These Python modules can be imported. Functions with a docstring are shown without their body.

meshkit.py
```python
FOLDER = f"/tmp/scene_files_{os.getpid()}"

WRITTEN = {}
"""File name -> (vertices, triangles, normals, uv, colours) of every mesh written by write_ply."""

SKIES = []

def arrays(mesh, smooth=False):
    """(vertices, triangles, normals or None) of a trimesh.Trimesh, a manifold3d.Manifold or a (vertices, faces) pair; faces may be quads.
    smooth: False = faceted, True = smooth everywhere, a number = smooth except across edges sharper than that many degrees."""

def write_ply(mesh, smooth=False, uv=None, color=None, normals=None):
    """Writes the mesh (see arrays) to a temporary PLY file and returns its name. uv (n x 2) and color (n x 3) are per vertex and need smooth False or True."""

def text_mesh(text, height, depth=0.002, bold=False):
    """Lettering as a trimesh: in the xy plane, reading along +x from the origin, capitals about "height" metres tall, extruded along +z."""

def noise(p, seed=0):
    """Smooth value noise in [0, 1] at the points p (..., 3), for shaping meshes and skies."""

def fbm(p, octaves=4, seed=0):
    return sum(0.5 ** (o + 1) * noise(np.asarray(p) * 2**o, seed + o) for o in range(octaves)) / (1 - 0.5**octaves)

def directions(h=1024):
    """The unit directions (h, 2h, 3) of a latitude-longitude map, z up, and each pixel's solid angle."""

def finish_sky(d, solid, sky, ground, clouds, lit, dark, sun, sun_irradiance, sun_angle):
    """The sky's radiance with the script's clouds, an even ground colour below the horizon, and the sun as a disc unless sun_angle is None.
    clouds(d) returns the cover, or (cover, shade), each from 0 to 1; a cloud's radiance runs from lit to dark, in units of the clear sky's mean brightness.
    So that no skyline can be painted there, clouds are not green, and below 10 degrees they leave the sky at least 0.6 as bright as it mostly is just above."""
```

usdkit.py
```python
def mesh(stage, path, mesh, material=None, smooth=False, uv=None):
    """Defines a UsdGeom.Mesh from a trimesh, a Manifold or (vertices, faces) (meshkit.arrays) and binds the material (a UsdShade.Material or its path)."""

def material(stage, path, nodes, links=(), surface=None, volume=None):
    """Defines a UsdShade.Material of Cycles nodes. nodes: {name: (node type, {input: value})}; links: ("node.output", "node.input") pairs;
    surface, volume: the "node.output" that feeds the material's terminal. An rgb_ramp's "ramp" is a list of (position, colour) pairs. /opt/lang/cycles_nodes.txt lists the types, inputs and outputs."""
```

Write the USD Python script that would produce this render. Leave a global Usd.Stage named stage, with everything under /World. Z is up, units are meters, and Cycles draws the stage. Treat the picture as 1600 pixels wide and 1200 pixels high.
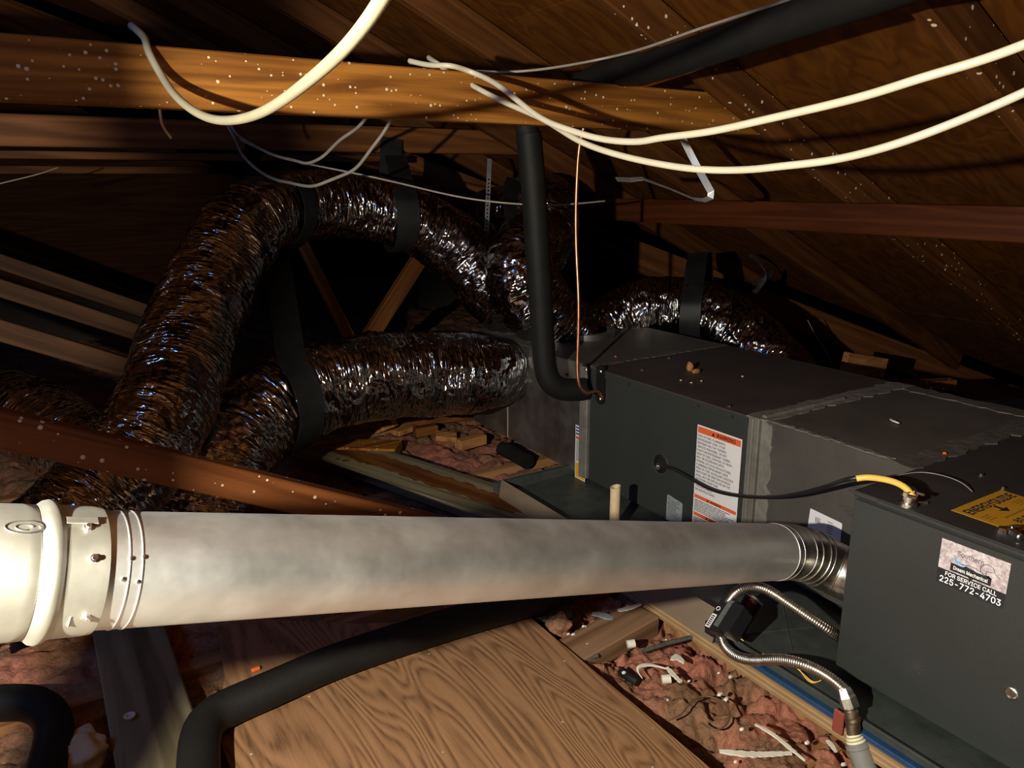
import math, random
import numpy as np, trimesh, usdkit, meshkit
from pxr import Usd, UsdGeom, UsdLux, Gf, Sdf
from shapely.geometry import Polygon, Point, LineString, box as sbox
from shapely.ops import unary_union

stage = Usd.Stage.CreateInMemory()
UsdGeom.SetStageUpAxis(stage, UsdGeom.Tokens.z)
UsdGeom.SetStageMetersPerUnit(stage, 1.0)
W = UsdGeom.Xform.Define(stage, '/World')
stage.SetDefaultPrim(W.GetPrim())
rng = np.random.default_rng(7)

# ------------------------------------------------------------------ camera, lights, exposure
EXPOSURE = 0.0
cam = UsdGeom.Camera.Define(stage, '/World/camera')
cam.CreateHorizontalApertureAttr(36.0); cam.CreateVerticalApertureAttr(27.0)
cam.CreateFocalLengthAttr(26.9827)
cam.CreateClippingRangeAttr(Gf.Vec2f(0.02, 100))
cam.CreateExposureAttr(EXPOSURE)
CAM = [[0.847628, -0.530557, -0.005970], [0.138800, 0.210862, 0.967612], [-0.512114, -0.821004, 0.252373]]
def matrix(rows, origin=(0, 0, 0)):
    r = [list(map(float, v)) + [0.0] for v in rows] + [list(map(float, origin)) + [1.0]]
    return Gf.Matrix4d(*[c for v in r for c in v])
cam.AddTransformOp().Set(matrix(CAM))

def sphere_light(name, pos, radius, intensity, color):
    l = UsdLux.SphereLight.Define(stage, '/World/' + name)
    l.AddTranslateOp().Set(Gf.Vec3d(*pos)); l.CreateRadiusAttr(radius)
    l.CreateIntensityAttr(intensity); l.CreateColorAttr(Gf.Vec3f(*color))
    return l
# a warm work light held just left of the camera; cool daylight coming in on the far left
sphere_light('work_light', (-0.45, 0.28, 0.006), 0.012, 31000.0, (1.0, 0.95, 0.79))
sphere_light('cool_lamp', (-1.30, 0.60, 0.75), 0.26, 13.0, (0.09, 0.36, 1.0))

# ------------------------------------------------------------------ prim helpers
USED = {}
LOOKS = {}
BASE = {}
def numbered(path):
    n = USED.get(path, -1) + 1
    USED[path] = n
    return path if n == 0 else '%s_%03d' % (path, n)
def meta(path, label=None, cat=None, group=None, kind=None):
    p = stage.GetPrimAtPath(path)
    for k, v in (('label', label), ('category', cat), ('group', group), ('kind', kind)):
        if v: p.SetCustomDataByKey(k, v)
def T(name, label, cat, loc=(0, 0, 0), group=None, kind=None):
    path = numbered('/World/' + name)
    x = UsdGeom.Xform.Define(stage, path); x.AddTranslateOp().Set(Gf.Vec3d(*map(float, loc)))
    BASE[path] = np.array(loc, float)
    meta(path, label, cat, group, kind)
    return path
def P(parent, name, mesh, mat, smooth=False, label=None, kind=None, uv=None):
    path = numbered(parent + '/' + name)
    if isinstance(mesh, (tuple, list)): mesh = trimesh.Trimesh(mesh[0], mesh[1], process=False)
    base = BASE.get(parent, np.zeros(3)); BASE[path] = base
    m = mesh.copy(); m.apply_translation(-base)
    usdkit.mesh(stage, path, m, LOOKS[mat], smooth=smooth, uv=uv)
    meta(path, label, None, None, kind)
    return path
def M(name, mesh, mat, label, cat, group=None, kind=None, smooth=False):
    path = numbered('/World/' + name)
    if isinstance(mesh, (tuple, list)): mesh = trimesh.Trimesh(mesh[0], mesh[1], process=False)
    b = mesh.bounds; base = np.array([(b[0][0]+b[1][0])/2, (b[0][1]+b[1][1])/2, b[0][2]])
    m = mesh.copy(); m.apply_translation(-base)
    g = usdkit.mesh(stage, path, m, LOOKS[mat], smooth=smooth)
    UsdGeom.Xformable(g).AddTranslateOp().Set(Gf.Vec3d(*base)); BASE[path] = base
    meta(path, label, cat, group, kind)
    return path

# ------------------------------------------------------------------ mesh helpers
cat_ = trimesh.util.concatenate
def unit(v): v = np.asarray(v, float); return v/np.linalg.norm(v)
def bx(lo, hi, c=0.0015):
    lo, hi = np.minimum(lo, hi).astype(float), np.maximum(lo, hi).astype(float)
    c = min(c, (hi-lo).min()*0.3)
    pts = []
    for s in np.ndindex(2, 2, 2):
        for k in range(3):
            p = np.where(np.array(s) == 0, lo, hi)
            d = np.where(np.array(s) == 0, c, -c).astype(float); d[k] = 0
            pts.append(p + d)
    return trimesh.convex.convex_hull(np.array(pts))
def spline(pts, step=None, n=None):
    p = np.asarray(pts, float)
    d = np.r_[0, np.cumsum(np.linalg.norm(np.diff(p[:, :3], axis=0), axis=1)**0.5)]
    from scipy.interpolate import CubicSpline
    cs = CubicSpline(d, p, bc_type='natural')
    q = cs(np.linspace(0, d[-1], 400))
    L = np.r_[0, np.cumsum(np.linalg.norm(np.diff(q[:, :3], axis=0), axis=1))]
    n = n or max(4, int(L[-1]/step)+1)
    s = np.linspace(0, L[-1], n)
    return np.stack([np.interp(s, L, q[:, k]) for k in range(q.shape[1])], 1)
def frames(p):
    t = np.gradient(p, axis=0); t /= np.linalg.norm(t, axis=1, keepdims=True) + 1e-12
    a = np.zeros_like(p); ref = np.array([0, 0, 1.0]) if abs(t[0][2]) < .9 else np.array([1.0, 0, 0])
    a[0] = unit(np.cross(t[0], ref))
    for i in range(1, len(p)):
        v = a[i-1] - t[i]*np.dot(a[i-1], t[i]); a[i] = v/np.linalg.norm(v)
    return t, a, np.cross(t, a)
def grid_faces(n, m, closed=True):
    i, j = np.meshgrid(np.arange(n-1), np.arange(m if closed else m-1), indexing='ij')
    k = (j+1) % m
    q = np.stack([i*m+j, i*m+k, (i+1)*m+k, (i+1)*m+j], -1).reshape(-1, 4)
    return np.vstack([q[:, [0, 1, 2]], q[:, [0, 2, 3]]])
def tube(path, r, m=12, caps=True):
    """tube along a polyline that is already fine; r a number, an array per point, or an (n, m) array"""
    p = np.asarray(path, float)[:, :3]; n = len(p)
    t, a, b = frames(p)
    ang = np.arange(m)*2*np.pi/m
    rr = np.broadcast_to(np.asarray(r, float).reshape(-1, 1) if np.ndim(r) == 1 else r, (n, m))
    v = p[:, None] + rr[..., None]*(np.cos(ang)[None, :, None]*a[:, None] + np.sin(ang)[None, :, None]*b[:, None])
    v = v.reshape(-1, 3); f = grid_faces(n, m)
    if caps:
        v = np.vstack([v, p[0], p[-1]]); c0, c1 = len(v)-2, len(v)-1
        j = np.arange(m); k = (j+1) % m
        f = np.vstack([f, np.stack([np.full(m, c0), k, j], 1), np.stack([np.full(m, c1), (n-1)*m+j, (n-1)*m+k], 1)])
    return trimesh.Trimesh(v, f, process=False)
def rope(pts, r, m=10, step=0.008): return tube(spline(pts, step), r, m)
def lathe(profile, p0, axis, m=48):
    """profile: (s along the axis, radius) pairs"""
    axis = unit(axis); a = unit(np.cross(axis, [0, 0, 1] if abs(axis[2]) < .9 else [1, 0, 0])); b = np.cross(axis, a)
    pr = np.array(profile, float); ang = np.arange(m)*2*np.pi/m
    v = np.asarray(p0) + pr[:, 0, None, None]*axis + pr[:, 1, None, None]*(np.cos(ang)[None, :, None]*a + np.sin(ang)[None, :, None]*b)
    return trimesh.Trimesh(v.reshape(-1, 3), grid_faces(len(pr), m), process=False)
def rod(p0, p1, r, m=12):
    p0, p1 = np.asarray(p0, float), np.asarray(p1, float); L = np.linalg.norm(p1-p0); c = min(r*.3, L*.2)
    return lathe([(0, 1e-5), (0, r-c), (c, r), (L-c, r), (L, r-c), (L, 1e-5)], p0, p1-p0, m)
class Frame:
    """a flat place on a surface: origin, u to the right, v up, n towards the viewer"""
    def __init__(s, o, u, v): s.o, s.u, s.v = np.array(o, float), unit(u), unit(v); s.n = np.cross(s.u, s.v)
    def place(s, mesh):
        m = mesh.copy(); x = np.asarray(m.vertices)
        m.vertices = s.o + x[:, :1]*s.u + x[:, 1:2]*s.v + x[:, 2:3]*s.n
        return m
    def slab(s, poly, z0, z1):
        g = getattr(poly, 'geoms', [poly])
        ms = []
        for q in g:
            if q.area <= 0: continue
            e = trimesh.creation.extrude_polygon(q, z1-z0, engine='earcut'); e.apply_translation([0, 0, z0]); ms.append(e)
        return s.place(cat_(ms))
    def text(s, txt, x, y, height, z, depth=0.0003, bold=False, width=None, center=False, rot=0):
        m = meshkit.text_mesh(txt, height, depth, bold)
        w = m.bounds[1][0]-m.bounds[0][0]
        if width: m.vertices[:, 0] *= width/w; w = width
        if center: m.apply_translation([-w/2-m.bounds[0][0], 0, 0])
        if rot: m.apply_transform(trimesh.transformations.rotation_matrix(rot, [0, 0, 1]))
        m.apply_translation([x, y, z])
        return s.place(m)
def ribbon(pts, side, w, th=0.002, step=0.01, smooth=True):
    """a flat strap along pts; side = the direction of its width (one vector or one per point)"""
    p = spline(pts, step) if smooth else np.asarray(pts, float)
    n = len(p); t = np.gradient(p, axis=0); t /= np.linalg.norm(t, axis=1, keepdims=True)
    s = np.asarray(side, float)
    if s.ndim == 2:
        k = np.linspace(0, 1, len(s)); s = np.stack([np.interp(np.linspace(0, 1, n), k, s[:, i]) for i in range(3)], 1)
    else: s = np.tile(s, (n, 1))
    s = s - t*(s*t).sum(1, keepdims=True); s /= np.linalg.norm(s, axis=1, keepdims=True)
    q = np.cross(t, s)
    v = np.stack([p - s*w/2 - q*th/2, p + s*w/2 - q*th/2, p + s*w/2 + q*th/2, p - s*w/2 + q*th/2], 1).reshape(-1, 3)
    f = grid_faces(n, 4)
    e = (n-1)*4
    f = np.vstack([f, [[0, 3, 2], [0, 2, 1], [e, e+1, e+2], [e, e+2, e+3]]])
    m = trimesh.Trimesh(v, f, process=False); m.fix_normals(); return m
def jag(poly, step=0.012, amp=0.003, seed=0):
    r = np.random.default_rng(seed); L = poly.exterior.length
    q = [poly.exterior.interpolate(d) for d in np.arange(0, L, step)]
    return Polygon([(a.x + r.normal(0, amp), a.y + r.normal(0, amp)) for a in q]).buffer(0)
def rock(c, size, seed=0, sub=2, rough=.35):
    m = trimesh.creation.icosphere(subdivisions=sub); v = np.asarray(m.vertices)
    k = 1 + rough*(meshkit.fbm(v*1.7+seed*7.3, 3, seed)-.5)*2
    m.vertices = v*k[:, None]*np.asarray(size)/2 + np.asarray(c); return m
def rotz(m, deg, about):
    m = m.copy(); m.apply_transform(trimesh.transformations.rotation_matrix(math.radians(deg), [0, 0, 1], about)); return m

# ------------------------------------------------------------------ materials
def mat(name, nodes, links, surface='p.BSDF'):
    LOOKS[name] = usdkit.material(stage, '/World/Looks/' + name, nodes, links, surface=surface)
def plain(name, color, rough=.5, metal=0., color2=None, scale=12., bump=0., bscale=60., detail=4., **kw):
    nodes = {'p': ('principled_bsdf', dict(base_color=color, roughness=rough, metallic=metal, **kw)), 'tc': ('texture_coordinate', {})}
    links = []
    if color2 is not None:
        nodes['n'] = ('noise_texture', dict(scale=scale, detail=detail, roughness=.6))
        nodes['r'] = ('rgb_ramp', dict(ramp=[(.3, color), (.7, color2)]))
        links += [('tc.object', 'n.vector'), ('n.fac', 'r.fac'), ('r.color', 'p.base_color')]
    if bump:
        nodes['bn'] = ('noise_texture', dict(scale=bscale, detail=4., roughness=.6))
        nodes['b'] = ('bump', dict(strength=1., distance=bump))
        links += [('tc.object', 'bn.vector'), ('bn.fac', 'b.height'), ('b.normal', 'p.normal')]
    mat(name, nodes, links)
def wood(name, dark, light, axis=0, fleck=0., rough=.6, fine=42., along=2.2, seed=0., fleckcol=(.52, .43, .30)):
    s = [fine]*3; s[axis] = along
    s2 = [9.]*3; s2[axis] = .55
    nodes = {'tc': ('texture_coordinate', {}),
             'm1': ('mapping', dict(scale=tuple(s), location=(seed, seed*1.7, seed*.3))),
             'm2': ('mapping', dict(scale=tuple(s2), location=(seed*.7, seed*.4, seed))),
             'n1': ('noise_texture', dict(scale=1., detail=5., roughness=.62, distortion=.4)),
             'n2': ('noise_texture', dict(scale=1., detail=2., roughness=.5, distortion=.8)),
             'w': ('math', dict(math_type='multiply', value2=34.)), 'sn': ('math', dict(math_type='sine')),
             'sa': ('math', dict(math_type='multiply_add', value2=.16, value3=.0)),
             'ad': ('math', dict(math_type='add')),
             'r': ('rgb_ramp', dict(ramp=[(.28, dark), (.72, light)])),
             'p': ('principled_bsdf', dict(roughness=rough, specular_ior_level=.12)),
             'b': ('bump', dict(strength=.7, distance=.0015))}
    links = [('tc.object', 'm1.vector'), ('tc.object', 'm2.vector'), ('m1.vector', 'n1.vector'), ('m2.vector', 'n2.vector'),
             ('n2.fac', 'w.value1'), ('w.value', 'sn.value1'), ('sn.value', 'sa.value1'),
             ('n1.fac', 'ad.value1'), ('sa.value', 'ad.value2'), ('ad.value', 'r.fac'), ('ad.value', 'b.height'), ('b.normal', 'p.normal')]
    if fleck:
        nodes['v'] = ('voronoi_texture', dict(scale=fleck, randomness=1.))
        nodes['sc'] = ('separate_color', {})
        nodes['th'] = ('math', dict(math_type='multiply_add', value2=.66, value3=-.35))
        nodes['lt'] = ('math', dict(math_type='less_than'))
        nodes['mx'] = ('mix_color', dict(b=fleckcol))
        links += [('tc.object', 'v.vector'), ('v.color', 'sc.color'), ('sc.r', 'th.value1'), ('v.distance', 'lt.value1'), ('th.value', 'lt.value2'),
                  ('lt.value', 'mx.fac'), ('r.color', 'mx.a'), ('mx.result', 'p.base_color')]
    else:
        links.append(('r.color', 'p.base_color'))
    mat(name, nodes, links)

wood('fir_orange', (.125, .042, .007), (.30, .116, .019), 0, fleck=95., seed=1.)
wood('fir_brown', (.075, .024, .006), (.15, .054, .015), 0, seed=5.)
wood('fir_red', (.10, .029, .007), (.17, .055, .014), 0, fleck=64., seed=9.)
wood('rafter_wood', (.06, .02, .005), (.12, .043, .011), 0, fleck=60., seed=13., fleckcol=(.6, .5, .38))
wood('rafter_plain', (.06, .02, .005), (.12, .043, .011), 0, seed=45.)
plain('dark_label', (.05, .05, .05), .5, color2=(.12, .12, .12), scale=260.)
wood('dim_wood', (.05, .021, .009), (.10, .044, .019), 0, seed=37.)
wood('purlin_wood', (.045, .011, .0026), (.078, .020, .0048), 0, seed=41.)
wood('joist_wood', (.16, .07, .03), (.30, .15, .065), 0, seed=17.)
wood('grey_board', (.09, .07, .038), (.2, .165, .10), 0, seed=21., fine=30.)
wood('scrap_wood', (.22, .09, .03), (.38, .18, .07), 0, seed=25.)
wood('deck_ply', (.062, .018, .0018), (.105, .034, .0036), 0, seed=29., fine=16., along=1.5, rough=.7)
# rotary-cut floor plywood: broad cathedral figure
mat('floor_ply', {'tc': ('texture_coordinate', {}), 'mp': ('mapping', dict(scale=(7.5, 1.5, 1.))), 'n': ('noise_texture', dict(scale=1., detail=1.5, roughness=.45, distortion=.7)),
    'k': ('math', dict(math_type='multiply', value2=130.)), 's': ('math', dict(math_type='sine')),
    'm2': ('mapping', dict(scale=(110., 9., 60.))), 'n2': ('noise_texture', dict(scale=1., detail=4., roughness=.7)),
    'a': ('math', dict(math_type='multiply_add', value2=.27)), 'r': ('rgb_ramp', dict(ramp=[(.05, (.075, .032, .011)), (.36, (.19, .093, .042)), (.85, (.25, .128, .058))])),
    'v': ('voronoi_texture', dict(scale=42.)), 'sc': ('separate_color', {}), 'th': ('math', dict(math_type='multiply_add', value2=.3, value3=-.21)), 'lt': ('math', dict(math_type='less_than')),
    'mx': ('mix_color', dict(b=(.45, .38, .3))), 'b': ('bump', dict(strength=.6, distance=.0015)), 'p': ('principled_bsdf', dict(roughness=.62))},
    [('tc.object', 'mp.vector'), ('mp.vector', 'n.vector'), ('n.fac', 'k.value1'), ('k.value', 's.value1'), ('tc.object', 'm2.vector'), ('m2.vector', 'n2.vector'),
     ('s.value', 'a.value1'), ('n2.fac', 'a.value3'), ('a.value', 'r.fac'), ('a.value', 'b.height'), ('b.normal', 'p.normal'),
     ('tc.object', 'v.vector'), ('v.color', 'sc.color'), ('sc.g', 'th.value1'), ('v.distance', 'lt.value1'), ('th.value', 'lt.value2'), ('lt.value', 'mx.fac'), ('r.color', 'mx.a'), ('mx.result', 'p.base_color')])
# crumpled foil: st runs along and around the duct (metres); wrinkles are drawn out around it
mat('foil', {'tc': ('texture_coordinate', {}), 'st': ('uvmap', dict(attribute='st')), 'mp': ('mapping', dict(scale=(105., 17., 1.), rotation=(0, 0, .12))), 'mq': ('mapping', dict(scale=(75., 16., 1.), rotation=(0, 0, -.25))),
    'n': ('noise_texture', dict(scale=1., detail=1.6, roughness=.5, distortion=.6)), 'nq': ('noise_texture', dict(scale=1., detail=1., roughness=.5, distortion=.4)), 'n3': ('noise_texture', dict(scale=110., detail=2., roughness=.5)),
    'n2': ('noise_texture', dict(scale=13., detail=2.)), 'r': ('rgb_ramp', dict(ramp=[(.35, (.31, .285, .27)), (.65, (.47, .445, .43))])), 'mk': ('map_range', dict(from_min=.35, from_max=.62, to_min=.25, to_max=1.)),
    'h1': ('math', dict(math_type='multiply_add', value2=2.2)), 'h2': ('math', dict(math_type='multiply_add', value2=.16)), 'h': ('math', dict(math_type='multiply')), 
    'b': ('bump', dict(strength=1., distance=.0075)), 'p': ('principled_bsdf', dict(metallic=1., roughness=.105))},
    [('tc.object', 'n2.vector'), ('tc.object', 'n3.vector'), ('n2.fac', 'r.fac'), ('r.color', 'p.base_color'), ('n2.fac', 'mk.value'),
     ('st.UV', 'mp.vector'), ('st.UV', 'mq.vector'), ('mp.vector', 'n.vector'), ('mq.vector', 'nq.vector'), ('nq.fac', 'h1.value1'), ('n.fac', 'h1.value3'), ('n3.fac', 'h2.value1'), ('h1.value', 'h2.value3'),
     ('h2.value', 'h.value1'), ('mk.result', 'h.value2'), ('h.value', 'b.height'), ('b.normal', 'p.normal')])
def metal(name, c, rough, c2, scale, bump=.0, bscale=9., r2=None):
    nodes = {'tc': ('texture_coordinate', {}), 'n': ('noise_texture', dict(scale=scale, detail=5., roughness=.65)), 'r': ('rgb_ramp', dict(ramp=[(.32, c), (.68, c2)])),
             'rr': ('map_range', dict(from_min=.3, from_max=.7, to_min=rough, to_max=r2 or rough+.12)), 'p': ('principled_bsdf', dict(metallic=1.))}
    links = [('tc.object', 'n.vector'), ('n.fac', 'r.fac'), ('r.color', 'p.base_color'), ('n.fac', 'rr.value'), ('rr.result', 'p.roughness')]
    if bump:
        nodes['bn'] = ('noise_texture', dict(scale=bscale, detail=2.)); nodes['b'] = ('bump', dict(strength=1., distance=bump))
        links += [('tc.object', 'bn.vector'), ('bn.fac', 'b.height'), ('b.normal', 'p.normal')]
    mat(name, nodes, links)
metal('galvanized', (.65, .65, .64), .48, (.75, .75, .73), 11., .0003, 8., .58)
metal('galvanized_dull', (.26, .25, .24), .42, (.40, .385, .365), 9., .003, 7.)
metal('steel', (.5, .47, .42), .24, (.62, .58, .52), 40.)
metal('bright_steel', (.75, .74, .72), .18, (.85, .84, .82), 40.)
metal('copper', (.55, .22, .12), .35, (.72, .32, .19), 30.)
metal('brown_steel', (.20, .14, .10), .42, (.30, .22, .16), 40.)
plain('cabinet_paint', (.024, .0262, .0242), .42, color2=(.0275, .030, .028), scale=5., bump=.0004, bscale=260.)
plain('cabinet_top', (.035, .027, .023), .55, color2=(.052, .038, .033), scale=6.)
plain('duct_metal_top', (.05, .042, .035), .6, color2=(.075, .064, .054), scale=7.)
plain('duct_metal', (.075, .068, .060), .45, color2=(.11, .10, .09), scale=6., metal=.45, bump=.002, bscale=9.)
plain('mastic', (.10, .09, .078), .6, color2=(.16, .145, .125), scale=30., bump=.003, bscale=45.)
plain('rubber', (.0055, .005, .0045), .62, color2=(.008, .0074, .0066), specular_ior_level=.22, scale=14., bump=.0005, bscale=160.)
plain('black_plastic', (.012, .012, .013), .3)
plain('strap_black', (.006, .006, .006), .5, color2=(.013, .0125, .012), specular_ior_level=.25, scale=16.)
plain('seam_dark', (.006, .006, .006), .6)
plain('pan_grey', (.026, .031, .028), .45, color2=(.046, .053, .047), scale=22., bump=.001, bscale=40.)
plain('pan_wall', (.12, .085, .055), .6, color2=(.15, .105, .07), scale=8.)
plain('blue_edge', (.008, .035, .10), .5, color2=(.012, .045, .12), scale=30.)
plain('cable_white', (.52, .46, .34), .42, color2=(.46, .41, .30), scale=20.)
plain('cable_cream', (.36, .32, .21), .45, color2=(.32, .28, .18), scale=20.)
plain('cable_grey', (.20, .17, .14), .5, color2=(.27, .235, .195), scale=25.)
plain('wire_brown', (.10, .05, .028), .5)
plain('cable_black', (.012, .011, .011), .4)
plain('wire_yellow', (.75, .45, .09), .45)
plain('pvc_cream', (.62, .48, .29), .4, color2=(.54, .40, .23), scale=60.)
plain('pvc_white', (.55, .50, .42), .45, color2=(.62, .58, .49), scale=40.)
plain('label_white', (.62, .58, .58), .5)
plain('label_pale', (.60, .58, .60), .5)
plain('label_orange', (.60, .10, .03), .5)
plain('label_yellow', (.60, .32, .02), .5)
plain('energy_yellow', (.46, .22, .012), .5)
plain('label_blue', (.02, .05, .22), .5)
plain('label_grey', (.24, .27, .28), .5, color2=(.16, .18, .19), scale=140.)
plain('ink', (.012, .012, .014), .5)
plain('ink_grey', (.10, .10, .11), .5)
plain('ink_brown', (.25, .13, .015), .5)
plain('sticker_white', (.8, .8, .8), .45)
plain('sticker_blue', (.09, .36, .72), .45)
plain('sticker_pattern', (.62, .55, .57), .45, color2=(.33, .25, .26), scale=170., detail=1.)
plain('gypsum', (.30, .25, .2), .9)
plain('teflon', (.68, .62, .42), .5)
plain('pipe_grey', (.17, .17, .155), .38, color2=(.21, .21, .19), scale=30.)
plain('red_paint', (.20, .045, .03), .5)
plain('orange_plastic', (.8, .16, .03), .4)
plain('foam_cream', (.42, .31, .17), .8, color2=(.5, .38, .22), scale=20.)
metal('canister', (.05, .025, .022), .32, (.07, .035, .03), 30.)
wood('joist_dusty', (.12, .062, .032), (.22, .125, .07), 0, seed=33., fine=60.)
plain('charred', (.03, .028, .024), .7, color2=(.09, .08, .06), scale=90.)
mat('pink_wool', {'tc': ('texture_coordinate', {}), 'n': ('noise_texture', dict(scale=6.5, detail=6., roughness=.68)), 'n2': ('noise_texture', dict(scale=75., detail=5., roughness=.75)),
    'r': ('rgb_ramp', dict(ramp=[(.30, (.15, .095, .055)), (.45, (.26, .138, .078)), (.56, (.36, .15, .096)), (.70, (.54, .19, .135))])), 'hs': ('mix_color', dict(blend_type='multiply', fac=.75)),
    'r2': ('rgb_ramp', dict(ramp=[(.3, (.35, .3, .27)), (.62, (1., 1., 1.))])), 'b': ('bump', dict(strength=1., distance=.008)), 'p': ('principled_bsdf', dict(roughness=.95, specular_ior_level=.1))},
    [('tc.object', 'n.vector'), ('tc.object', 'n2.vector'), ('n.fac', 'r.fac'), ('n2.fac', 'r2.fac'), ('r.color', 'hs.a'), ('r2.color', 'hs.b'), ('hs.result', 'p.base_color'), ('n2.fac', 'b.height'), ('b.normal', 'p.normal')])

plain('plank_edge', (.30, .19, .09), .6, color2=(.36, .24, .125), scale=18.)
plain('plank_edge_dark', (.22, .125, .055), .6, color2=(.27, .165, .08), scale=18.)
plain('mastic_dark', (.055, .048, .04), .6, color2=(.09, .08, .067), scale=24., bump=.003, bscale=45.)
plain('duct_flange', (.13, .118, .10), .45, color2=(.2, .182, .16), scale=20., metal=.3)
plain('furnace_top', (.022, .020, .019), .5, color2=(.030, .028, .026), scale=6.)
metal('galvanized_pale', (.52, .51, .45), .55, (.58, .57, .51), 12., .0005, 8., .65)
# ------------------------------------------------------------------ lumber: local x runs along the board
def lumber(name, label, cat, p0, p1, w, h, mat_, group=None, up=(0, 0, 1), c=.003, kind=None):
    """a board from p0 to p1 (its centre line); h across 'up', w the other way"""
    p0, p1 = np.asarray(p0, float), np.asarray(p1, float)
    x = unit(p1-p0); y = unit(np.cross(up, x)); z = np.cross(x, y); L = np.linalg.norm(p1-p0)
    path = numbered('/World/' + name)
    usdkit.mesh(stage, path, bx((0, -w/2, -h/2), (L, w/2, h/2), c), LOOKS[mat_])
    UsdGeom.Xformable(stage.GetPrimAtPath(path)).AddTransformOp().Set(matrix((x, y, z), p0))
    meta(path, label, cat, group, kind)
    return path
# ================================================================== the attic shell
TAN = 0.466; RX, RZ = 2.10, -0.061           # underside of the rafters passes through x = RX at z = RZ
def under_z(x): return RZ - TAN*(x-RX)
RIDGE = -1.0
SL = math.atan(TAN); XA = np.array([math.cos(SL), 0, -math.sin(SL)]); NA = np.array([math.sin(SL), 0, math.cos(SL)])
def valley_x(y): return min(4.30, 2.36 + (3.22-y)*1.397)
ceil = numbered('/World/ceiling'); UsdGeom.Xform.Define(stage, ceil); meta(ceil, kind='structure')
# roof sheathing: plywood sheets on the right slope, cut off along the valley, with open joints between them
def deck_sheet(x0, x1, y0, y1, name='sheathing_panel'):
    poly = sbox(x0, y0, x1, y1).intersection(Polygon([(-1, -2.6), (4.4, -2.6), (4.4, 1.82), (2.40, 3.25), (-1, 5.70)]))
    if poly.area < .01: return
    poly = poly.buffer(-.002, join_style=2)
    m = trimesh.creation.extrude_polygon(poly, .012, engine='earcut')
    v = np.asarray(m.vertices); v[:, 2] += RZ + .102 - TAN*(v[:, 0]-RX); m.vertices = v
    P(ceil, name, m, 'deck_ply')
y0 = [-2.6, -.20, 2.07, 4.49, 5.7]
xs = [-1.0, .12, 1.235, 2.35, 3.45, 4.4]
for i in range(len(xs)-1):
    off = 0 if i % 2 else .61
    ys = [-2.6] + [a for a in (-1.61+off, .83+off, 3.27+off) ] + [5.8]
    for a, b in zip(ys[:-1], ys[1:]): deck_sheet(xs[i], xs[i+1], a, b)
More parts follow.
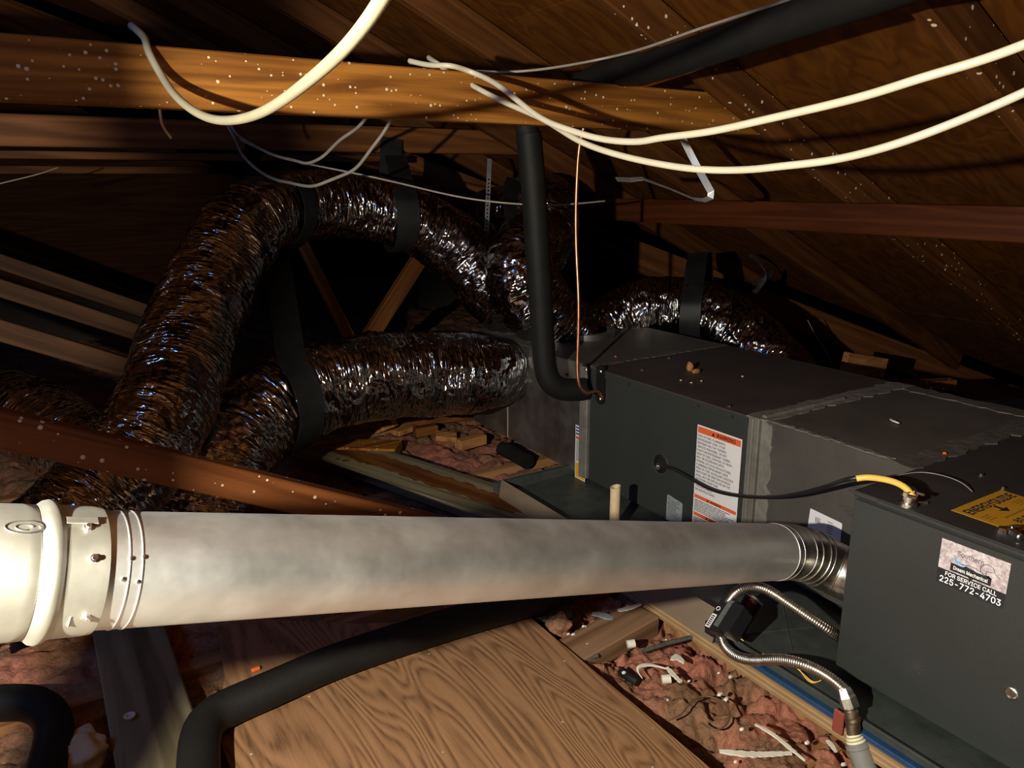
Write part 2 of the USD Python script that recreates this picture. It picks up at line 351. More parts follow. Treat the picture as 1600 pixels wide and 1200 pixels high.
# the left slope, hidden from the lens, closes the attic
m = trimesh.creation.box((1, 1, .012)); v = np.asarray(m.vertices)
v[:, 0] = np.where(v[:, 0] > 0, RIDGE, -6.2); v[:, 1] = np.where(v[:, 1] > 0, 9., -2.6)
v[:, 2] += RZ + .102 - TAN*(2*RIDGE - v[:, 0] - RX); m.vertices = v
P(ceil, 'left_slope', m, 'deck_ply')
fl = numbered('/World/floor'); UsdGeom.Xform.Define(stage, fl); meta(fl, kind='structure')
P(fl, 'gypsum_board', bx((-6.2, -2.6, -1.12), (4.45, 9., -1.10)), 'gypsum')
wl = numbered('/World/wall_rear'); UsdGeom.Xform.Define(stage, wl); meta(wl, kind='structure')
P(wl, 'gable_sheathing', trimesh.creation.extrude_polygon(Polygon([(-6.2, -1.1), (4.4, -1.1), (4.4, -.98), (-1, 1.49), (-6.2, -.95)]), .02, engine='earcut').apply_transform(np.array([[1, 0, 0, 0], [0, 0, 1, -2.62], [0, 1, 0, 0], [0, 0, 0, 1.]])), 'deck_ply')
wb = numbered('/World/wall_far'); UsdGeom.Xform.Define(stage, wb); meta(wb, kind='structure')
P(wb, 'gable_sheathing', trimesh.creation.extrude_polygon(Polygon([(-6.2, -1.1), (4.4, -1.1), (4.4, -.98), (-1, 1.49), (-6.2, -.95)]), .02, engine='earcut').apply_transform(np.array([[1, 0, 0, 0], [0, 0, 1, 9.0], [0, 1, 0, 0], [0, 0, 0, 1.]])), 'deck_ply')

# rafters of the right slope
def rafter(y, label, x0=RIDGE, x1=None, group=None):
    x1 = x1 or valley_x(y)
    o = np.array([0, y+.019, 0])
    a, b = (np.array([x, 0, under_z(x)]) + o + NA*.044 for x in (x0, x1))
    lumber('rafter', label, 'rafter', a, b, .038, .088, 'rafter_wood' if y < 1.5 else 'rafter_plain', group=group, up=NA)
rafter(-.39, 'roof rafter behind the camera side of the attic, beyond the right edge of the photo', group='rafters out of view')
rafter(.22, 'roof rafter behind the camera side of the attic, beyond the right edge of the photo', group='rafters out of view')
rafter(.83, 'white-flecked brown roof rafter crossing the top right corner, nearest of those in view')
rafter(1.44, 'white-flecked roof rafter the bright tie beam is nailed to, behind both white cables')
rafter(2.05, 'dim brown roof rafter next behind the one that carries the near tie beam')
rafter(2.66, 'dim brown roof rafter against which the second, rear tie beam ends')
rafter(3.27, 'far dark rafter seen between the black vertical pipe and the copper tube')
rafter(3.88, 'rearmost dark roof rafter beyond the vertical black pipe')
# valley rafter along the cut edge of the sheathing
lumber('valley_rafter', 'reddish valley rafter slanting down above the foil duct on the right', 'rafter',
       (-.2, 5.08, under_z(-.2)-.045), (4.36, 1.815, under_z(4.36)-.045), .04, .15, 'fir_brown', up=(.35, .25, 1))
# purlin under the rafters
lumber('purlin', 'long horizontal brown brace nailed under the rafters on the right side', 'beam', (2.10, -.6, -.105), (2.10, 3.50, -.105), .038, .089, 'purlin_wood')

# ------------------------------------------------------------------ tie beams, webs, joists of the trusses
lumber('tie_beam', 'bright orange tie beam speckled with white, crossing the whole top of the view', 'beam', (-.95, 1.499, .182), (1.80, 1.499, .171), .038, .098, 'fir_orange')
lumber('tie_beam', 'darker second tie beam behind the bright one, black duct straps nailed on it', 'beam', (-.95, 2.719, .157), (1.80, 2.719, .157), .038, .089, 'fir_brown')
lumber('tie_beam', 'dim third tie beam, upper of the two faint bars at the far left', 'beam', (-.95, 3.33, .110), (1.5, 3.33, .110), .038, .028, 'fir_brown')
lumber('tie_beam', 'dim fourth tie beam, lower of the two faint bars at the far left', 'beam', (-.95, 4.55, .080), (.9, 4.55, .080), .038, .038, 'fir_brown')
def web(y, dz, label, m='fir_red', x1=.93):
    a = np.array([-.62, y+.019, -.392+.264+dz]); b = np.array([x1, y+.019, -.392-.4866*(x1+.078)+dz])
    lumber('truss_web', label, 'beam', a, b, .038, .064, m)
web(1.48, 0, 'dark red diagonal truss web in front of the foil ducts, meeting the flue pipe')
web(2.70, -.03, 'diagonal truss web at the left edge, lowest and brightest of three lit bars', 'dim_wood')
web(3.31, .03, 'diagonal truss web at the left edge, middle of three lit bars', 'dim_wood')
web(3.92, .075, 'diagonal truss web at the left edge, topmost of three lit bars', 'dim_wood')
lumber('truss_web', 'thin orange web slanting down to the right, seen through the foil duct arch', 'beam', (0.8417, 2.9, -0.1161), (1.0829, 2.9, -0.6802), .038, .040, 'scrap_wood', up=(0, 0, 1))
lumber('truss_web', 'broad brown web slanting down to the left, seen through the foil duct arch', 'beam', (1.4513, 3, -0.2559), (1.1035, 3, -0.7016), .038, .066, 'fir_brown', up=(0, 0, 1))
lumber('truss_post', 'upright post of the truss left of the camera, out of view', 'beam', (-.368, .48, 1.02), (-.368, .48, -1.09), .030, .052, 'fir_brown', up=(1, 0, 0))
for y, lab, x0, x1 in ((.66, 'ceiling joist buried in insulation beside the plywood sheet', -1.5, 2.2),
                   (1.48, 'ceiling joist under the far end of the left plank, its orange top showing', -1.5, 2.2),
                   (2.09, 'orange ceiling joist running up to the foot of the plenum box', -1.5, 2.4),
                   (2.70, 'ceiling joist buried behind the wood scraps', -1.5, 2.4),
                   (3.31, 'far ceiling joist in the dark behind the ducts', -1.5, 2.4)):
    lumber('ceiling_joist', lab, 'joist', (x0, y+.019, -.9795-(.02 if y < 1 else 0)), (x1, y+.019, -.9795-(.02 if y < 1 else 0)), .038, .089, 'joist_wood')

# ------------------------------------------------------------------ insulation: a lumpy field between the joists
def wool(name, label, x0, x1, y0, y1, step, z0, amp, seed, fine=1.):
    nx, ny = int((x1-x0)/step)+1, int((y1-y0)/step)+1
    X, Y = np.meshgrid(np.linspace(x0, x1, nx), np.linspace(y0, y1, ny), indexing='ij')
    p = np.stack([X, Y, np.zeros_like(X)], -1)
    big = meshkit.fbm(p*6., 3, seed); w_ = .06*(meshkit.fbm(p*9., 2, seed+21)-.5)
    small = meshkit.fbm((p+w_[..., None])*44.*fine, 4, seed+9); crease = 1-np.abs(2*meshkit.fbm((p+w_[..., None])*13.*fine, 3, seed+13)-1)
    lump = np.clip(meshkit.noise(p*21., seed+4)-.35, 0, 1)
    Z = z0 + .8*amp*(big-.5) + .6*amp*(small-.5) + .45*amp*lump - .55*amp*np.clip(crease-.86, 0, 1)*4
    v = np.stack([X, Y, Z], -1).reshape(-1, 3); f = grid_faces(nx, ny, closed=False)
    m = trimesh.Trimesh(v, f, process=False)
    if m.face_normals[:, 2].mean() < 0: m.invert()
    return M(name, m, 'pink_wool', label, 'insulation', kind='stuff', smooth=True)
wool('insulation', 'dusty pink fibreglass insulation between the plywood sheet and the furnace platform', .70, 1.30, .25, 1.46, .0045, -.962, .066, 3, 1.1)
wool('insulation', 'pink fibreglass insulation under the foil ducts, littered with wood scraps', -.4, 2.2, 1.53, 2.08, .009, -.955, .045, 5)
wool('insulation', 'pink fibreglass insulation in the bay beyond the joist by the plenum', -.4, 2.3, 2.14, 2.69, .010, -.95, .05, 11)
wool('insulation', 'dark brown insulation in the far bays behind the ducts', -.6, 3.6, 2.75, 5.5, .03, -.95, .06, 13)
wool('insulation', 'pink insulation around the black pipe at the lower left', -.6, .30, .70, 1.475, .006, -.955, .05, 17)

# ------------------------------------------------------------------ floor boards
poly = Polygon([(.825, .20), (.825, 1.262), (.50, 1.43), (.33, 1.56), (.235, 1.585), (.212, 1.40), (.165, 1.24), (.16, .20)])
m = trimesh.creation.extrude_polygon(poly, .015, engine='earcut'); m.apply_translation([0, 0, -.935])
M('plywood_sheet', m, 'floor_ply', 'brown plywood floor sheet with bold wavy grain, under the black foam-covered pipe', 'plywood sheet')
lumber('plank', 'weathered plank lying along the floor in the lower left, shaded by the flue pipe', 'plank', (.072, .55, -.916), (.072, 1.72, -.916), .132, .034, 'grey_board')
pa, pb = np.array((0.5619, 3.2759, -0.905)), np.array((1.1231, 1.5738, -0.905))
gp = lumber('plank', 'grey weathered plank with a dark stripe, lying slantwise on the insulation behind the flue pipe', 'plank', pa, pb, .20, .03, 'grey_board')
L = float(np.linalg.norm(pb-pa))
st = trimesh.creation.extrude_polygon(jag(sbox(.40, -.035, L*.93, .045), .02, .006, 4), .0006, engine='earcut'); st.apply_translation([0, 0, .015])
P(gp, 'dark_stain', st, 'fir_brown', label='dark brown stripe down the plank')
for k, (x, y, r) in enumerate(((.93, -.07, .009), (.965, -.062, .012))):
    kn = trimesh.creation.cylinder(r, .0008, sections=14); kn.apply_translation([x, y, .0154]); P(gp, 'knot', kn, 'fir_red')
# ================================================================== the furnace line
ZT, ZB = -.520, -.875
# platform, pan
plat = T('platform', 'plywood platform with a pale layered edge and a blue strip, carrying the furnace and coil', 'platform', (1.5, .8, -.932))
for k in range(5):
    P(plat, 'ply', bx((1.073 + .0006*(k % 2), -.3, -.932 + k*.0054), (2.0, 1.862, -.932 + (k+1)*.0054 - .0004), .0004), 'plank_edge' if k % 2 else 'plank_edge_dark')
P(plat, 'blue_strip', bx((1.076, -.3, -.905), (1.97, 1.864, -.896), .001), 'blue_edge', label='blue foam strip along the platform edge')
P(plat, 'sleeper', bx((1.10, -.3, -1.10), (1.14, 1.86, -.933)), 'joist_wood')
P(plat, 'sleeper', bx((1.90, -.3, -1.10), (1.94, 1.86, -.933)), 'joist_wood')
pan = T('drain_pan', 'dark grey sheet-metal drain pan under the furnace and coil', 'drain pan', (1.5, .8, -.896))
P(pan, 'pan_bottom', bx((1.088, -.28, -.896), (1.96, 1.85, -.889), .001), 'pan_grey')
P(pan, 'pan_rim', bx((1.086, -.28, -.893), (1.092, .93, -.880), .001), 'pan_grey')
P(pan, 'pan_rim', bx((1.086, 1.835, -.893), (1.96, 1.852, -.862), .001), 'pan_grey')
fl_top = [(1.105, 1.1247, -0.8768), (1.105, 0.9903, -0.8792), (1.105, 0.9324, -0.8842)]
q = np.array([[1.066, .95, -.902], [1.066, 1.79, -.902], [1.103, 1.83, -.850], [1.103, .97, -.850]])
n_ = unit(np.cross(q[1]-q[0], q[3]-q[0]))*.003
P(pan, 'pan_wall', trimesh.convex.convex_hull(np.vstack([q, q+n_])), 'pan_wall', label='dusty tan-grey leaning side wall of the pan')
for k, (a, b) in enumerate((((1.12, .985), (1.34, 1.02)), ((1.16, .83), (1.30, .97)), ((1.11, .93), (1.28, .86)))):
    P(pan, 'crease', rod((*a, -.889), (*b, -.889), .0016, 8), 'pan_grey')

# evaporator coil cabinet
coil = T('evaporator_coil', 'dark green-grey evaporator coil cabinet with an orange and white warning label', 'air conditioner', (1.64, 1.443, ZB))
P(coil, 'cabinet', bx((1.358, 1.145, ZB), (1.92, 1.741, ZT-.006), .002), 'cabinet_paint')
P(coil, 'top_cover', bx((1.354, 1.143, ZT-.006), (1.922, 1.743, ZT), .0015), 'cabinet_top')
P(coil, 'cover_lip', bx((1.3535, 1.146, ZT-.022), (1.3575, 1.71, ZT-.003), .0008), 'cabinet_paint')
CF = Frame((1.3578, 0, 0), (0, -1, 0), (0, 0, 1))     # on the coil's front: x = -y, y = z
def screw(parent, p, n, r=.0045, m='bright_steel'):
    p, n = np.asarray(p, float), unit(n)
    P(parent, 'screw', cat_([lathe([(0, r*1.5), (.001, r*1.5), (.0012, r), (.0042, r), (.005, r*.7), (.005, 1e-5)], p, n, 6)]), m)
for px in (1.56, 1.30, 1.19): screw(coil, (1.3545, px, ZT-.013), (-1, 0, 0), .003, 'seam_dark')
for x, y in ((1.375, 1.222), (1.45, 1.62), (1.62, 1.69)): screw(coil, (x, y, ZT), (0, 0, 1), .004)
# refrigerant plates
for yc, zc, h in ((1.755, -.561, .085), (1.686, -.566, .112)):
    cap = LineString([(-yc, zc-h/2+.018), (-yc, zc+h/2-.014)]).buffer(.0185)
    pl = P(coil, 'line_plate', CF.slab(cap, .0, .006), 'rubber', label='black rounded plate around a refrigerant line')
    for dz in (h/2-.014, -h/2+.016):
        P(pl, 'screw', lathe([(0, .006), (.0015, .006), (.003, .0045), (.003, 1e-5)], (1.3518, yc, zc+dz), (-1, 0, 0), 10), 'steel')
# warning label
wl_ = sbox(-1.303, -.853, -1.160, -.582)
lab = P(coil, 'warning_label', CF.slab(wl_, 0, .0006), 'label_white', label='white warning label with orange bands and rows of capitals')
P(lab, 'band', CF.slab(sbox(-1.300, -.602, -1.163, -.586), .0006, .0009), 'label_orange')
def tri(x, y, s): return Polygon([(x, y), (x+s, y), (x+s/2, y+s*.9)])
P(lab, 'band_text', cat_([CF.text('WARNING', -1.240, -.5985, .009, .0009, .0003, True), CF.slab(tri(-1.254, -.5985, .010), .0009, .0012)]), 'ink')
rows = ['RISK OF FIRE. FLAMMABLE', 'REFRIGERANT USED. TO BE', 'REPAIRED ONLY BY TRAINED', 'SERVICE PERSONNEL. DO NOT', 'PUNCTURE REFRIGERANT TUBING.', 'RISK OF FIRE. DISPOSE OF PROP-', 'ERLY IN ACCORDANCE WITH',
        'FEDERAL OR LOCAL REGULATIONS.', 'FLAMMABLE REFRIGERANT USED.', 'RISK OF FIRE. AUXILIARY DEVICES', 'WHICH MAY BE IGNITION SOURCES', 'SHALL NOT BE INSTALLED IN THE', 'DUCTWORK OTHER THAN', 'THOSE LISTED FOR USE WITH', 'THIS APPLIANCE.', 'SEE INSTRUCTIONS.']
P(lab, 'lettering', cat_([CF.text(t, -1.300, -.612-k*.00945, .0056, .0006, .0002, True, width=.0039*len(t)) for k, t in enumerate(rows)]), 'ink_grey')
for yb in (-.770, -.818):
    P(lab, 'band', CF.slab(sbox(-1.300, yb-.005, -1.163, yb+.004), .0006, .0009), 'label_orange')
    P(lab, 'band_text', cat_([CF.text('WARNING', -1.246, yb-.0033, .0052, .0009, .0003, True), CF.slab(tri(-1.258, yb-.0035, .007), .0009, .0012)]), 'ink')
r_ = random.Random(3); bars = []
for yb, n in ((-.777, 8), (-.825, 5)):
    for k in range(n):
        x = -1.299
        while x < -1.175 - r_.random()*.03:
            w_ = r_.uniform(.006, .018); bars.append(sbox(x, yb-.0042*k-.0040, min(x+w_, -1.166), yb-.0042*k-.0020)); x += w_+.0015
P(lab, 'fine_print', CF.slab(unary_union(bars), .0006, .0008), 'ink_grey', kind='stuff')
# narrow label
nl = P(coil, 'narrow_label', CF.slab(sbox(-1.808, -.893, -1.756, -.717), 0, .0006), 'label_white', label='narrow label, blue-striped at the top and yellow at the bottom')
for yb in (-.724, -.734, -.744): P(nl, 'blue_stripe', CF.slab(sbox(-1.805, yb-.003, -1.759, yb+.002), .0006, .0009), 'label_blue')
P(nl, 'orange_stripe', CF.slab(sbox(-1.805, -.762, -1.759, -.753), .0006, .0009), 'label_orange')
P(nl, 'yellow_block', CF.slab(sbox(-1.805, -.886, -1.759, -.838), .0006, .0009), 'label_yellow')
P(nl, 'fine_print', CF.slab(unary_union([sbox(-1.803, -.768-k*.0045, -1.763-.012*r_.random(), -.766-k*.0045) for k in range(15)]), .0006, .0008), 'ink_grey', kind='stuff')
gl = P(coil, 'rating_plate', CF.slab(Polygon([(-1.398, -.875), (-1.340, -.875), (-1.340, -.812), (-1.344, -.808), (-1.394, -.802), (-1.398, -.806)]), 0, .0008), 'label_grey', label='small grey rating plate')
P(gl, 'fine_print', CF.slab(unary_union([sbox(-1.393+i*.011, -.812-k*.0055, -1.385+i*.011+.003*r_.random(), -.810-k*.0055) for i in range(4) for k in range(9) if r_.random() > .25]), .0008, .001), 'ink_grey', kind='stuff')
# service grommet
g_ = P(coil, 'grommet', lathe([(0, .026), (.002, .026), (.004, .019), (.008, .018), (.010, .014), (.010, 1e-5)], (1.358, 1.428, -.727), (-1, 0, 0), 24), 'rubber', smooth=35, label='round black rubber plug')
P(coil, 'grommet_ring', lathe([(0, .029), (.0012, .029), (.0012, .024)], (1.358, 1.430, -.727), (-1, 0, 0), 20), 'galvanized_dull')

# sheet-metal transition between coil and furnace
tr = T('duct_transition', 'short grey sheet-metal duct section joining the coil cabinet to the furnace', 'duct', (1.64, .94, ZB))
P(tr, 'body', bx((1.365, .746, ZB), (1.915, 1.143, ZT-.004), .001), 'duct_metal')
P(tr, 'top_sheet', bx((1.363, .746, ZT-.004), (1.917, 1.143, ZT-.001), .001), 'duct_metal_top')
TF = Frame((1.3648, 0, 0), (0, -1, 0), (0, 0, 1))
P(tr, 'flange', bx((1.352, 1.112, ZB), (1.366, 1.143, ZT+.002), .002), 'duct_flange', label='pale raised flange at the coil end')
P(tr, 'mastic', TF.slab(jag(sbox(-1.128, ZB+.01, -1.080, ZT-.006), .014, .004, 2), 0, .0022), 'mastic')
P(tr, 'seam_bead', rod((1.351, 1.128, ZB), (1.351, 1.128, ZT), .004), 'duct_flange')
TT = Frame((0, 0, ZT-.001), (1, 0, 0), (0, 1, 0))
P(tr, 'mastic', TT.slab(jag(sbox(1.355, 1.095, 1.92, 1.150), .02, .004, 5), 0, .0025), 'mastic', label='smeared grey mastic at the coil joint')
P(tr, 'mastic', TT.slab(jag(sbox(1.355, .742, 1.92, .792), .02, .005, 6), 0, .0022), 'mastic_dark')
P(tr, 'mastic', TT.slab(jag(sbox(1.868, .76, 1.925, 1.12), .02, .005, 7), 0, .0022), 'mastic_dark')
P(tr, 'mastic', TT.slab(jag(sbox(1.362, .80, 1.378, 1.10), .012, .003, 8), 0, .0018), 'mastic')
P(tr, 'joint_ridge', bx((1.37, 1.108, ZT-.001), (1.66, 1.120, ZT+.007), .002), 'mastic')
# stamped ribs, cross break, white tag
for k in range(3):
    d = .012*k
    P(tr, 'stamped_rib', TF.place(tube(spline([(-.905+d, -.60+.0*k-d*.6, .001), (-.862+d*.6, -.598-d*.6, .001), (-.855+d*.5, -.612-d*.4, .001), (-.858+d*.4, -.640+d*.3, .001)], .004), .0022, 6)), 'duct_metal')
    P(tr, 'stamped_rib', TF.place(tube(spline([(-.90+d, -.655-d*.5, .001), (-.868+d*.5, -.652-d*.5, .001), (-.862+d*.4, -.668-d*.3, .001)], .004), .0022, 6)), 'duct_metal')
P(tr, 'cross_break', TF.place(tube(np.array([(-1.12, -.565, 0), (-.75, -.72, 0)]), .0014, 6)), 'duct_metal')
tag_ = P(tr, 'paper_tag', TF.slab(Polygon([(-.970, -.745), (-.888, -.738), (-.888, -.693), (-.890, -.690), (-.967, -.685)]), 0, .0006), 'label_pale', label='white paper tag with small print')
P(tag_, 'fine_print', TF.slab(unary_union([sbox(-.952+.0034*i, -.712+.0*k, -.9505+.0034*i, -.699) for i in range(4) for k in range(1)] + [sbox(-.922, -.700-.006*k, -.906-.004*r_.random(), -.6985-.006*k) for k in range(5)]), .0006, .0008), 'ink_grey', kind='stuff')

# supply plenum beyond the coil
pl = T('supply_plenum', 'bare galvanized plenum box beyond the coil, foil ducts rising from it', 'duct', (1.64, 2.1, ZB))
P(pl, 'body', bx((1.362, 1.745, ZB), (1.918, 2.46, ZT-.003), .0015), 'galvanized_dull')
P(pl, 'top_sheet', bx((1.360, 1.745, ZT-.003), (1.920, 2.46, ZT), .0008), 'duct_metal_top')
P(pl, 'seam', bx((1.3605, 2.212, ZB), (1.3622, 2.217, ZT-.004), .0004), 'galvanized')
P(pl, 'flange', bx((1.350, 1.744, ZB), (1.363, 1.782, ZT-.004), .002), 'duct_flange', label='pale corner flange at the coil end')
for d in (.008, .018, .028): P(pl, 'flange_bead', rod((1.3495, 1.744+d, ZB+.005), (1.3495, 1.744+d, ZT-.01), .0022, 8), 'duct_flange')
P(pl, 'mastic', Frame((0, 0, ZT), (1, 0, 0), (0, 1, 0)).slab(jag(sbox(1.356, 1.728, 1.92, 1.752), .014, .003, 12), 0, .002), 'mastic_dark')
screw(pl, (1.361, 1.86, -.57), (-1, 0, 0), .003, 'seam_dark')
screw(pl, (1.50, 1.80, ZT), (0, 0, 1), .005, 'copper')

# furnace
fu = T('furnace', 'large dark grey gas furnace lying on its side, with a service sticker on its front', 'furnace', (1.54, .32, ZB))
FX = 1.167
P(fu, 'cabinet', bx((FX+.004, -.10, ZB), (1.92, .744, ZT-.010), .002), 'cabinet_paint')
P(fu, 'front_panel', bx((FX, -.10, ZB+.004), (FX+.004, .742, ZT-.016), .0015), 'cabinet_paint')
P(fu, 'front_seam', bx((FX+.002, -.10, ZT-.016), (FX+.006, .735, ZT-.009), .0005), 'seam_dark')
P(fu, 'side_cover', bx((FX-.001, -.10, ZT-.010), (1.922, .746, ZT-.001), .0018), 'furnace_top', label='near-black cover sheet with a yellow energy label')
P(fu, 'cover_lip', bx((FX-.003, -.10, ZT-.009), (FX-.0005, .70, ZT-.003), .0008), 'cabinet_paint')
FF = Frame((FX-.0002, 0, 0), (0, -1, 0), (0, 0, 1))
FT = Frame((0, 0, ZT-.001), (1, 0, 0), (0, 1, 0))
for i in (0, 1, 2): P(fu, 'latch_hole', lathe([(0, .010), (.002, .010), (.003, .008), (.001, .006), (.001, 1e-5)], (FX, .452-.0*i, -.748), (-1, 0, 0), 18), 'steel') if i == 0 else None
# service sticker: four by three inches
st = P(fu, 'service_sticker', FF.slab(sbox(-.5850, -.6215, -.4825, -.5465), 0, .0005), 'sticker_pattern', label='service sticker with a mottled pink field and a black telephone band')
P(st, 'phone_band', FF.slab(sbox(-.5850, -.6215, -.4825, -.5965), .0005, .0007), 'ink')
P(st, 'phone_number', FF.text('225-772-4703', -.5335, -.6185, .0100, .0007, .0003, True, width=.093, center=True), 'sticker_white')
P(st, 'service_call', FF.text('FOR SERVICE CALL', -.5335, -.6055, .0066, .0007, .0003, True, width=.078, center=True), 'sticker_white')
plaque = Polygon([(-.5665, -.594), (-.5665, -.581), (-.548, -.5815), (-.543, -.5775), (-.538, -.5795), (-.532, -.5795), (-.528, -.581), (-.505, -.581), (-.505, -.594), (-.530, -.594), (-.5345, -.5975), (-.539, -.594)])
P(st, 'name_plaque', FF.slab(plaque, .0005, .0008), 'ink')
P(st, 'plaque_text', FF.text('Dream Mechanical', -.5355, -.5905, .0058, .0008, .0003, True, width=.052, center=True), 'sticker_white')
P(st, 'script_text', FF.text('Southern', -.5390, -.5655, .0082, .0005, .0003, False, width=.040, center=True, rot=-.0), 'ink_grey')
P(st, 'blue_swoosh', FF.slab(Polygon([(-.5645, -.571), (-.562, -.5735), (-.5605, -.571), (-.558, -.5745), (-.548, -.5765), (-.538, -.575), (-.545, -.5785), (-.556, -.5785), (-.562, -.576)]), .0005, .0008), 'sticker_blue')
arcs = [[(-.552, -.5785), (-.545, -.5762), (-.538, -.575), (-.530, -.5752), (-.520, -.578), (-.512, -.5825)],
        [(-.513, -.5805), (-.5205, -.578), (-.5225, -.571), (-.519, -.5645), (-.512, -.562), (-.505, -.5645), (-.502, -.570), (-.499, -.5735), (-.493, -.577)],
        [(-.513, -.5805), (-.513, -.5735), (-.508, -.572), (-.502, -.570)]]
P(st, 'emblem', cat_([FF.place(tube(spline([(x, y, .0006) for x, y in a], .0012), .00045, 5)) for a in arcs] + [FF.slab(Polygon([(-.515, -.5815), (-.510, -.5785), (-.505, -.583)]), .0005, .0008)]), 'ink')
# energy label on the cover
el = P(fu, 'energy_label', FT.slab(sbox(1.223, .505, 1.380, .606), 0, .0006), 'energy_yellow', label='yellow energy label lying on the cover')
P(el, 'heading', FT.text('ENERGYGUIDE', 1.231, .577, .0165, .0006, .0003, True, width=.140), 'ink')
P(el, 'arrow', FT.slab(unary_union([sbox(1.294, .561, 1.300, .577), Polygon([(1.285, .563), (1.310, .563), (1.298, .552)])]), .0006, .0009), 'ink')
P(el, 'figures', FT.text('80.0', 1.262, .520, .012, .0006, .0003, True, width=.036), 'ink')
P(el, 'fine_print', FT.slab(unary_union([sbox(1.232, .562-.006*k, 1.250+.006*r_.random(), .5645-.006*k) for k in range(3)] + [sbox(1.262, .541, 1.330, .5445)] + [sbox(1.335, .566-.006*k, 1.365, .568-.006*k) for k in range(4)]), .0006, .0008), 'ink_brown', kind='stuff')
for x, y in ((1.42, .66), (1.387, .606)): screw(fu, (x, y, ZT-.001), (0, 0, 1), .003, 'steel')
# power clamp with the yellow cable stub, bare ground wire
cl = np.array((1.1812, 0.6548, -0.507))
con = P(fu, 'cable_clamp', cat_([lathe([(0, .014), (.006, .014), (.006, .010), (.014, .010), (.014, .013), (.020, .013), (.020, 1e-5)], (cl[0], cl[1], ZT-.001), (0, 0, 1), 18), bx(cl+(-.013, -.004, .004), cl+(.013, .004, .013), .001)]), 'bright_steel', smooth=30, label='shiny metal cable clamp')
for s in (-1, 1): P(con, 'clamp_screw', rod(cl+(s*.012, -.005, .008), cl+(s*.012, -.018, .009), .0028, 8), 'bright_steel')
P(fu, 'loose_screw', rod((1.2019, 0.6524, -0.519), (1.2154, 0.6406, -0.519), .0026, 8), 'steel')
c2 = np.array((1.2082, 0.5189, -0.512))
P(fu, 'terminal_screw', cat_([lathe([(0, .009), (.005, .009), (.008, .006), (.008, 1e-5)], (c2[0], c2[1], ZT-.001), (0, 0, 1), 10)]), 'bright_steel')
P(fu, 'terminal_screw', rod((1.2163, 0.5135, -0.513), (1.2302, 0.5073, -0.513), .004, 10), 'bright_steel')
P(fu, 'terminal_screw', rod((1.2061, 0.5066, -0.514), (1.1959, 0.4873, -0.514), .006, 10), 'bright_steel')
P(fu, 'thin_wire', rope([(1.28, 0.7405, -0.518), (1.3236, 0.7167, -0.512), (1.3353, 0.6768, -0.51), (1.3309, 0.646, -0.512), (1.3217, 0.6251, -0.517)], .0009, 6), 'cable_grey')

# ------------------------------------------------------------------ flue pipe
F0, F1 = np.array((1.0805, 0.8243, -0.6494)), np.array((0.0174, 0.7014, -0.3218))
AX = unit(F1-F0); FL = float(np.linalg.norm(F1-F0))
fp = T('flue_pipe', 'long shiny galvanized flue pipe crossing the whole picture in front', 'pipe', F0)
def wave_r(n, m, r, a): return r
P(fp, 'pipe', lathe([(-.02, .0475), (0, .0495), (.004, .0505), (.03, .0505)] + [(s, .0505) for s in np.linspace(.05, FL-.02, 40)] + [(FL, .0505), (FL+.03, .0505)], F0, AX, 96), 'galvanized', smooth=40)
up_ = unit(np.cross(np.cross(AX, [0, 0, 1]), AX)); sd = np.cross(AX, up_)
for th in (2.35,):
    o = F0 + .0508*(math.cos(th)*up_ + math.sin(th)*sd)
    P(fp, 'lock_seam', tube(np.array([o, o+AX*FL]), .0012, 6), 'galvanized')
for s, r in ((FL-.008, .0009), (FL-.018, .0009), (.012, .0012)):
    ring = [F0+AX*s + .0505*(math.cos(a)*up_+math.sin(a)*sd) for a in np.linspace(0, 2*math.pi, 64)]
    P(fp, 'bead', tube(np.array(ring), r, 8, caps=False), 'galvanized', smooth=True)
for s, th in ((FL-.009, -1.02), (FL-.019, -1.00), (FL-.004, -1.35), (FL-.016, -1.40)):
    nrm = math.cos(th)*up_+math.sin(th)*sd
    P(fp, 'rivet', lathe([(0, .0021), (.0010, .0019), (.0015, .0010), (.0015, 1e-5)], F0+AX*s+.0505*nrm, nrm, 10), 'bright_steel', smooth=40)
# near coupling on the left
cp = T('flue_coupling', 'wide pale coupling band around the left end of the flue pipe, with a raised bead', 'pipe coupling', F1)
P(cp, 'band', lathe([(.007, .0508), (.0075, .0535), (.014, .0542), (.036, .0547), (.040, .0555), (.043, .0580), (.047, .0590), (.051, .0580), (.054, .0555), (.056, .0545), (.057, .0520)], F1, AX, 96), 'galvanized_pale', smooth=40)
P(cp, 'sleeve', lathe([(.055, .0520), (.058, .0545), (.066, .0550), (.14, .0555), (.30, .0555), (.30, .050)], F1, AX, 96), 'galvanized_pale', smooth=40)
def onflue(s, th, r): n = math.cos(th)*up_+math.sin(th)*sd; return F1+AX*s+n*r, n

